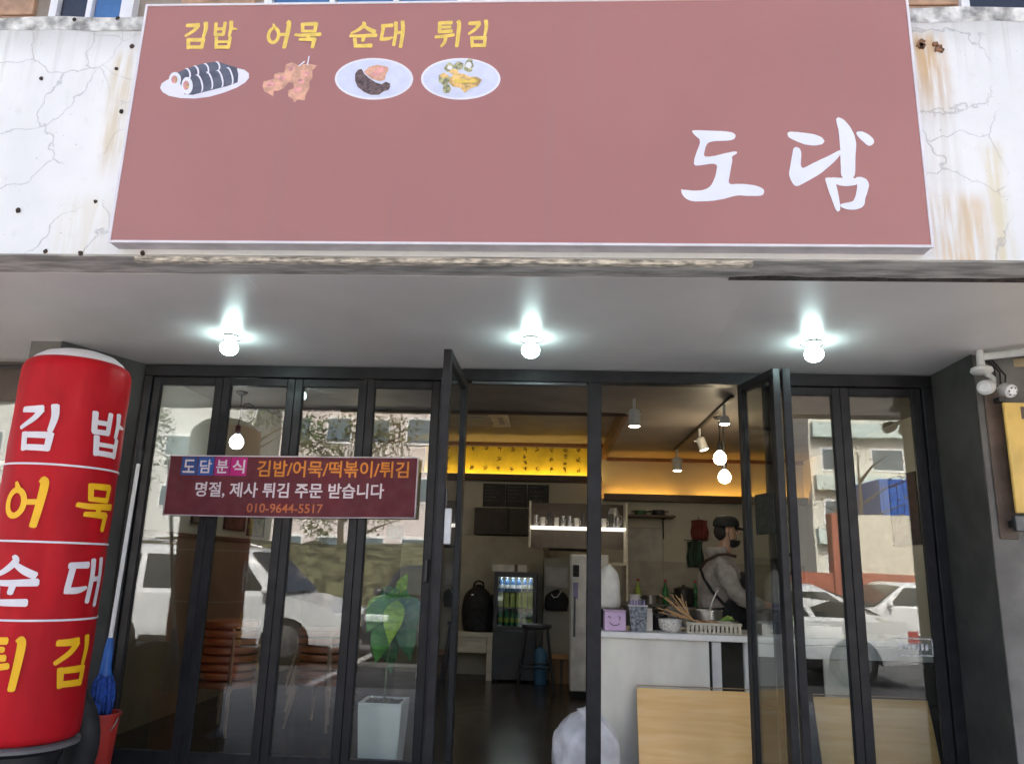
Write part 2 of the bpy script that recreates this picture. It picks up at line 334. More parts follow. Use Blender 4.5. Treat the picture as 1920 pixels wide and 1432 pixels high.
# ---------------------------------------------------------------- measured outlines (metres)
SIGNW = [[["김", -1.802, -1.67, 3.747, 3.892], ["밥", -1.663, -1.543, 3.746, 3.896]], [["어", -1.397, -1.268, 3.747, 3.89], ["묵", -1.26, -1.131, 3.748, 3.886]], [["순", -0.995, -0.864, 3.746, 3.885], ["대", -0.852, -0.729, 3.747, 3.887]], [["튀", -0.585, -0.461, 3.745, 3.884], ["김", -0.436, -0.323, 3.744, 3.888]]]
SIGND = [[[[0.603, 3.31], [0.617, 3.31], [0.629, 3.31], [0.649, 3.309], [0.673, 3.308], [0.721, 3.306], [0.744, 3.304], [0.762, 3.301], [0.772, 3.299], [0.78, 3.293], [0.783, 3.29], [0.786, 3.285], [0.786, 3.282], [0.784, 3.275], [0.782, 3.271], [0.78, 3.268], [0.776, 3.265], [0.769, 3.262], [0.762, 3.26], [0.748, 3.258], [0.732, 3.257], [0.698, 3.256], [0.683, 3.254], [0.669, 3.25], [0.663, 3.246], [0.657, 3.236], [0.654, 3.23], [0.651, 3.221], [0.649, 3.212], [0.645, 3.195], [0.645, 3.187], [0.648, 3.181], [0.654, 3.18], [0.669, 3.18], [0.678, 3.182], [0.693, 3.184], [0.707, 3.188], [0.735, 3.196], [0.749, 3.199], [0.762, 3.202], [0.769, 3.204], [0.78, 3.205], [0.784, 3.205], [0.787, 3.204], [0.789, 3.203], [0.789, 3.199], [0.788, 3.196], [0.785, 3.193], [0.782, 3.191], [0.773, 3.186], [0.769, 3.182], [0.767, 3.179], [0.766, 3.175], [0.767, 3.168], [0.767, 3.163], [0.766, 3.155], [0.764, 3.145], [0.76, 3.126], [0.758, 3.115], [0.755, 3.101], [0.753, 3.089], [0.748, 3.065], [0.748, 3.055], [0.753, 3.048], [0.761, 3.046], [0.781, 3.048], [0.793, 3.048], [0.807, 3.048], [0.82, 3.047], [0.844, 3.044], [0.856, 3.042], [0.867, 3.039], [0.875, 3.036], [0.887, 3.03], [0.892, 3.026], [0.896, 3.022], [0.898, 3.019], [0.898, 3.013], [0.898, 3.01], [0.897, 3.006], [0.896, 3.003], [0.893, 2.997], [0.889, 2.995], [0.882, 2.992], [0.874, 2.991], [0.856, 2.991], [0.846, 2.991], [0.833, 2.991], [0.821, 2.991], [0.8, 2.993], [0.787, 2.993], [0.773, 2.991], [0.761, 2.988], [0.739, 2.981], [0.727, 2.977], [0.713, 2.974], [0.701, 2.972], [0.681, 2.968], [0.67, 2.967], [0.654, 2.965], [0.639, 2.965], [0.611, 2.964], [0.598, 2.964], [0.585, 2.966], [0.578, 2.968], [0.568, 2.973], [0.563, 2.976], [0.558, 2.98], [0.554, 2.984], [0.548, 2.992], [0.546, 2.996], [0.543, 3.001], [0.542, 3.006], [0.541, 3.015], [0.54, 3.019], [0.541, 3.021], [0.542, 3.022], [0.546, 3.021], [0.549, 3.02], [0.556, 3.019], [0.563, 3.019], [0.579, 3.017], [0.588, 3.016], [0.598, 3.016], [0.606, 3.016], [0.62, 3.017], [0.627, 3.017], [0.635, 3.019], [0.641, 3.021], [0.651, 3.025], [0.656, 3.028], [0.662, 3.032], [0.666, 3.036], [0.672, 3.044], [0.675, 3.049], [0.679, 3.056], [0.682, 3.064], [0.688, 3.078], [0.691, 3.087], [0.694, 3.099], [0.696, 3.11], [0.7, 3.131], [0.697, 3.14], [0.687, 3.145], [0.672, 3.145], [0.638, 3.139], [0.623, 3.137], [0.61, 3.136], [0.605, 3.137], [0.601, 3.141], [0.6, 3.143], [0.599, 3.149], [0.6, 3.154], [0.601, 3.167], [0.604, 3.176], [0.608, 3.189], [0.613, 3.204], [0.624, 3.233], [0.628, 3.247], [0.628, 3.26], [0.625, 3.268], [0.615, 3.277], [0.61, 3.282], [0.605, 3.288], [0.601, 3.293], [0.596, 3.302], [0.595, 3.306], [0.598, 3.309]]], [[[1.017, 3.299], [1.022, 3.301], [1.027, 3.302], [1.034, 3.302], [1.043, 3.301], [1.061, 3.3], [1.071, 3.298], [1.084, 3.297], [1.094, 3.295], [1.114, 3.292], [1.124, 3.29], [1.134, 3.287], [1.141, 3.284], [1.152, 3.279], [1.157, 3.276], [1.162, 3.272], [1.165, 3.268], [1.169, 3.262], [1.171, 3.258], [1.171, 3.254], [1.169, 3.251], [1.165, 3.245], [1.162, 3.242], [1.157, 3.239], [1.151, 3.238], [1.139, 3.235], [1.132, 3.234], [1.124, 3.234], [1.116, 3.234], [1.102, 3.236], [1.095, 3.237], [1.085, 3.239], [1.078, 3.242], [1.064, 3.248], [1.057, 3.251], [1.048, 3.256], [1.04, 3.26], [1.026, 3.268], [1.02, 3.272], [1.016, 3.277], [1.014, 3.282], [1.013, 3.29], [1.014, 3.294], [1.015, 3.297]], [[1.038, 3.223], [1.043, 3.226], [1.046, 3.226], [1.05, 3.226], [1.053, 3.225], [1.059, 3.221], [1.062, 3.219], [1.064, 3.215], [1.065, 3.211], [1.067, 3.203], [1.067, 3.197], [1.067, 3.184], [1.065, 3.171], [1.062, 3.142], [1.064, 3.13], [1.07, 3.125], [1.08, 3.128], [1.103, 3.141], [1.116, 3.149], [1.133, 3.157], [1.147, 3.165], [1.174, 3.178], [1.187, 3.185], [1.201, 3.193], [1.21, 3.198], [1.225, 3.207], [1.231, 3.21], [1.235, 3.21], [1.237, 3.206], [1.236, 3.196], [1.234, 3.19], [1.229, 3.181], [1.222, 3.172], [1.207, 3.155], [1.198, 3.146], [1.186, 3.135], [1.175, 3.125], [1.155, 3.107], [1.143, 3.098], [1.128, 3.087], [1.116, 3.08], [1.094, 3.066], [1.083, 3.06], [1.072, 3.053], [1.065, 3.049], [1.054, 3.043], [1.049, 3.04], [1.044, 3.038], [1.04, 3.038], [1.034, 3.039], [1.031, 3.04], [1.027, 3.044], [1.024, 3.048], [1.019, 3.058], [1.016, 3.064], [1.014, 3.071], [1.012, 3.077], [1.01, 3.088], [1.009, 3.094], [1.01, 3.103], [1.011, 3.111], [1.015, 3.127], [1.017, 3.137], [1.02, 3.152], [1.023, 3.166], [1.029, 3.195], [1.032, 3.209], [1.035, 3.219]], [[1.232, 3.368], [1.236, 3.371], [1.239, 3.372], [1.243, 3.371], [1.248, 3.369], [1.256, 3.364], [1.261, 3.36], [1.267, 3.354], [1.272, 3.347], [1.281, 3.334], [1.286, 3.326], [1.29, 3.317], [1.293, 3.309], [1.298, 3.296], [1.301, 3.288], [1.303, 3.278], [1.304, 3.27], [1.306, 3.254], [1.307, 3.245], [1.306, 3.233], [1.305, 3.222], [1.302, 3.202], [1.3, 3.188], [1.298, 3.168], [1.296, 3.148], [1.293, 3.108], [1.289, 3.09], [1.281, 3.077], [1.271, 3.072], [1.249, 3.072], [1.24, 3.075], [1.233, 3.086], [1.231, 3.1], [1.233, 3.131], [1.233, 3.148], [1.234, 3.168], [1.234, 3.183], [1.236, 3.21], [1.236, 3.225], [1.236, 3.243], [1.236, 3.258], [1.236, 3.285], [1.235, 3.298], [1.235, 3.312], [1.233, 3.321], [1.231, 3.335], [1.23, 3.342], [1.229, 3.348], [1.229, 3.353], [1.228, 3.36], [1.229, 3.363], [1.23, 3.366]], [[1.317, 3.301], [1.325, 3.302], [1.329, 3.302], [1.335, 3.302], [1.34, 3.3], [1.35, 3.295], [1.355, 3.292], [1.361, 3.288], [1.366, 3.284], [1.374, 3.275], [1.378, 3.271], [1.381, 3.266], [1.383, 3.262], [1.384, 3.255], [1.384, 3.251], [1.383, 3.247], [1.382, 3.244], [1.377, 3.239], [1.375, 3.236], [1.371, 3.234], [1.368, 3.233], [1.362, 3.231], [1.358, 3.232], [1.354, 3.235], [1.349, 3.238], [1.341, 3.247], [1.337, 3.252], [1.331, 3.258], [1.327, 3.263], [1.32, 3.272], [1.317, 3.277], [1.314, 3.283], [1.312, 3.287], [1.311, 3.293], [1.311, 3.296], [1.313, 3.299]], [[1.166, 3.077], [1.173, 3.078], [1.177, 3.079], [1.181, 3.079], [1.184, 3.078], [1.19, 3.077], [1.193, 3.075], [1.197, 3.071], [1.199, 3.065], [1.204, 3.053], [1.206, 3.047], [1.208, 3.038], [1.209, 3.031], [1.211, 3.018], [1.212, 3.01], [1.213, 3.0], [1.214, 2.991], [1.215, 2.973], [1.216, 2.964], [1.217, 2.955], [1.217, 2.948], [1.217, 2.936], [1.216, 2.93], [1.215, 2.925], [1.213, 2.922], [1.209, 2.919], [1.207, 2.918], [1.205, 2.917], [1.204, 2.918], [1.201, 2.92], [1.199, 2.923], [1.196, 2.93], [1.193, 2.939], [1.188, 2.959], [1.185, 2.969], [1.182, 2.982], [1.179, 2.991], [1.174, 3.009], [1.172, 3.019], [1.169, 3.031], [1.167, 3.041], [1.163, 3.06], [1.162, 3.068], [1.163, 3.075]], [[1.195, 3.079], [1.212, 3.078], [1.223, 3.077], [1.236, 3.077], [1.249, 3.077], [1.272, 3.078], [1.283, 3.077], [1.292, 3.073], [1.295, 3.068], [1.297, 3.055], [1.296, 3.048], [1.29, 3.043], [1.282, 3.041], [1.263, 3.038], [1.254, 3.037], [1.243, 3.037], [1.235, 3.038], [1.221, 3.04], [1.214, 3.043], [1.206, 3.048], [1.2, 3.055], [1.189, 3.068], [1.186, 3.074], [1.188, 3.078]], [[1.297, 3.08], [1.306, 3.081], [1.312, 3.081], [1.318, 3.08], [1.322, 3.078], [1.33, 3.075], [1.333, 3.073], [1.337, 3.069], [1.34, 3.065], [1.344, 3.056], [1.345, 3.051], [1.346, 3.044], [1.345, 3.037], [1.341, 3.024], [1.339, 3.017], [1.336, 3.008], [1.334, 3.001], [1.328, 2.988], [1.326, 2.981], [1.324, 2.974], [1.323, 2.969], [1.322, 2.96], [1.321, 2.956], [1.319, 2.95], [1.316, 2.946], [1.31, 2.939], [1.306, 2.936], [1.3, 2.933], [1.294, 2.931], [1.282, 2.927], [1.275, 2.926], [1.267, 2.926], [1.261, 2.926], [1.249, 2.927], [1.244, 2.928], [1.237, 2.93], [1.233, 2.932], [1.225, 2.935], [1.222, 2.938], [1.219, 2.941], [1.218, 2.943], [1.218, 2.949], [1.219, 2.951], [1.224, 2.954], [1.231, 2.956], [1.245, 2.959], [1.252, 2.96], [1.259, 2.962], [1.263, 2.963], [1.269, 2.965], [1.272, 2.967], [1.276, 2.971], [1.278, 2.976], [1.283, 2.986], [1.285, 2.992], [1.288, 3.002], [1.29, 3.011], [1.294, 3.029], [1.295, 3.039], [1.295, 3.049], [1.294, 3.057], [1.291, 3.069], [1.291, 3.074], [1.293, 3.078]]]]
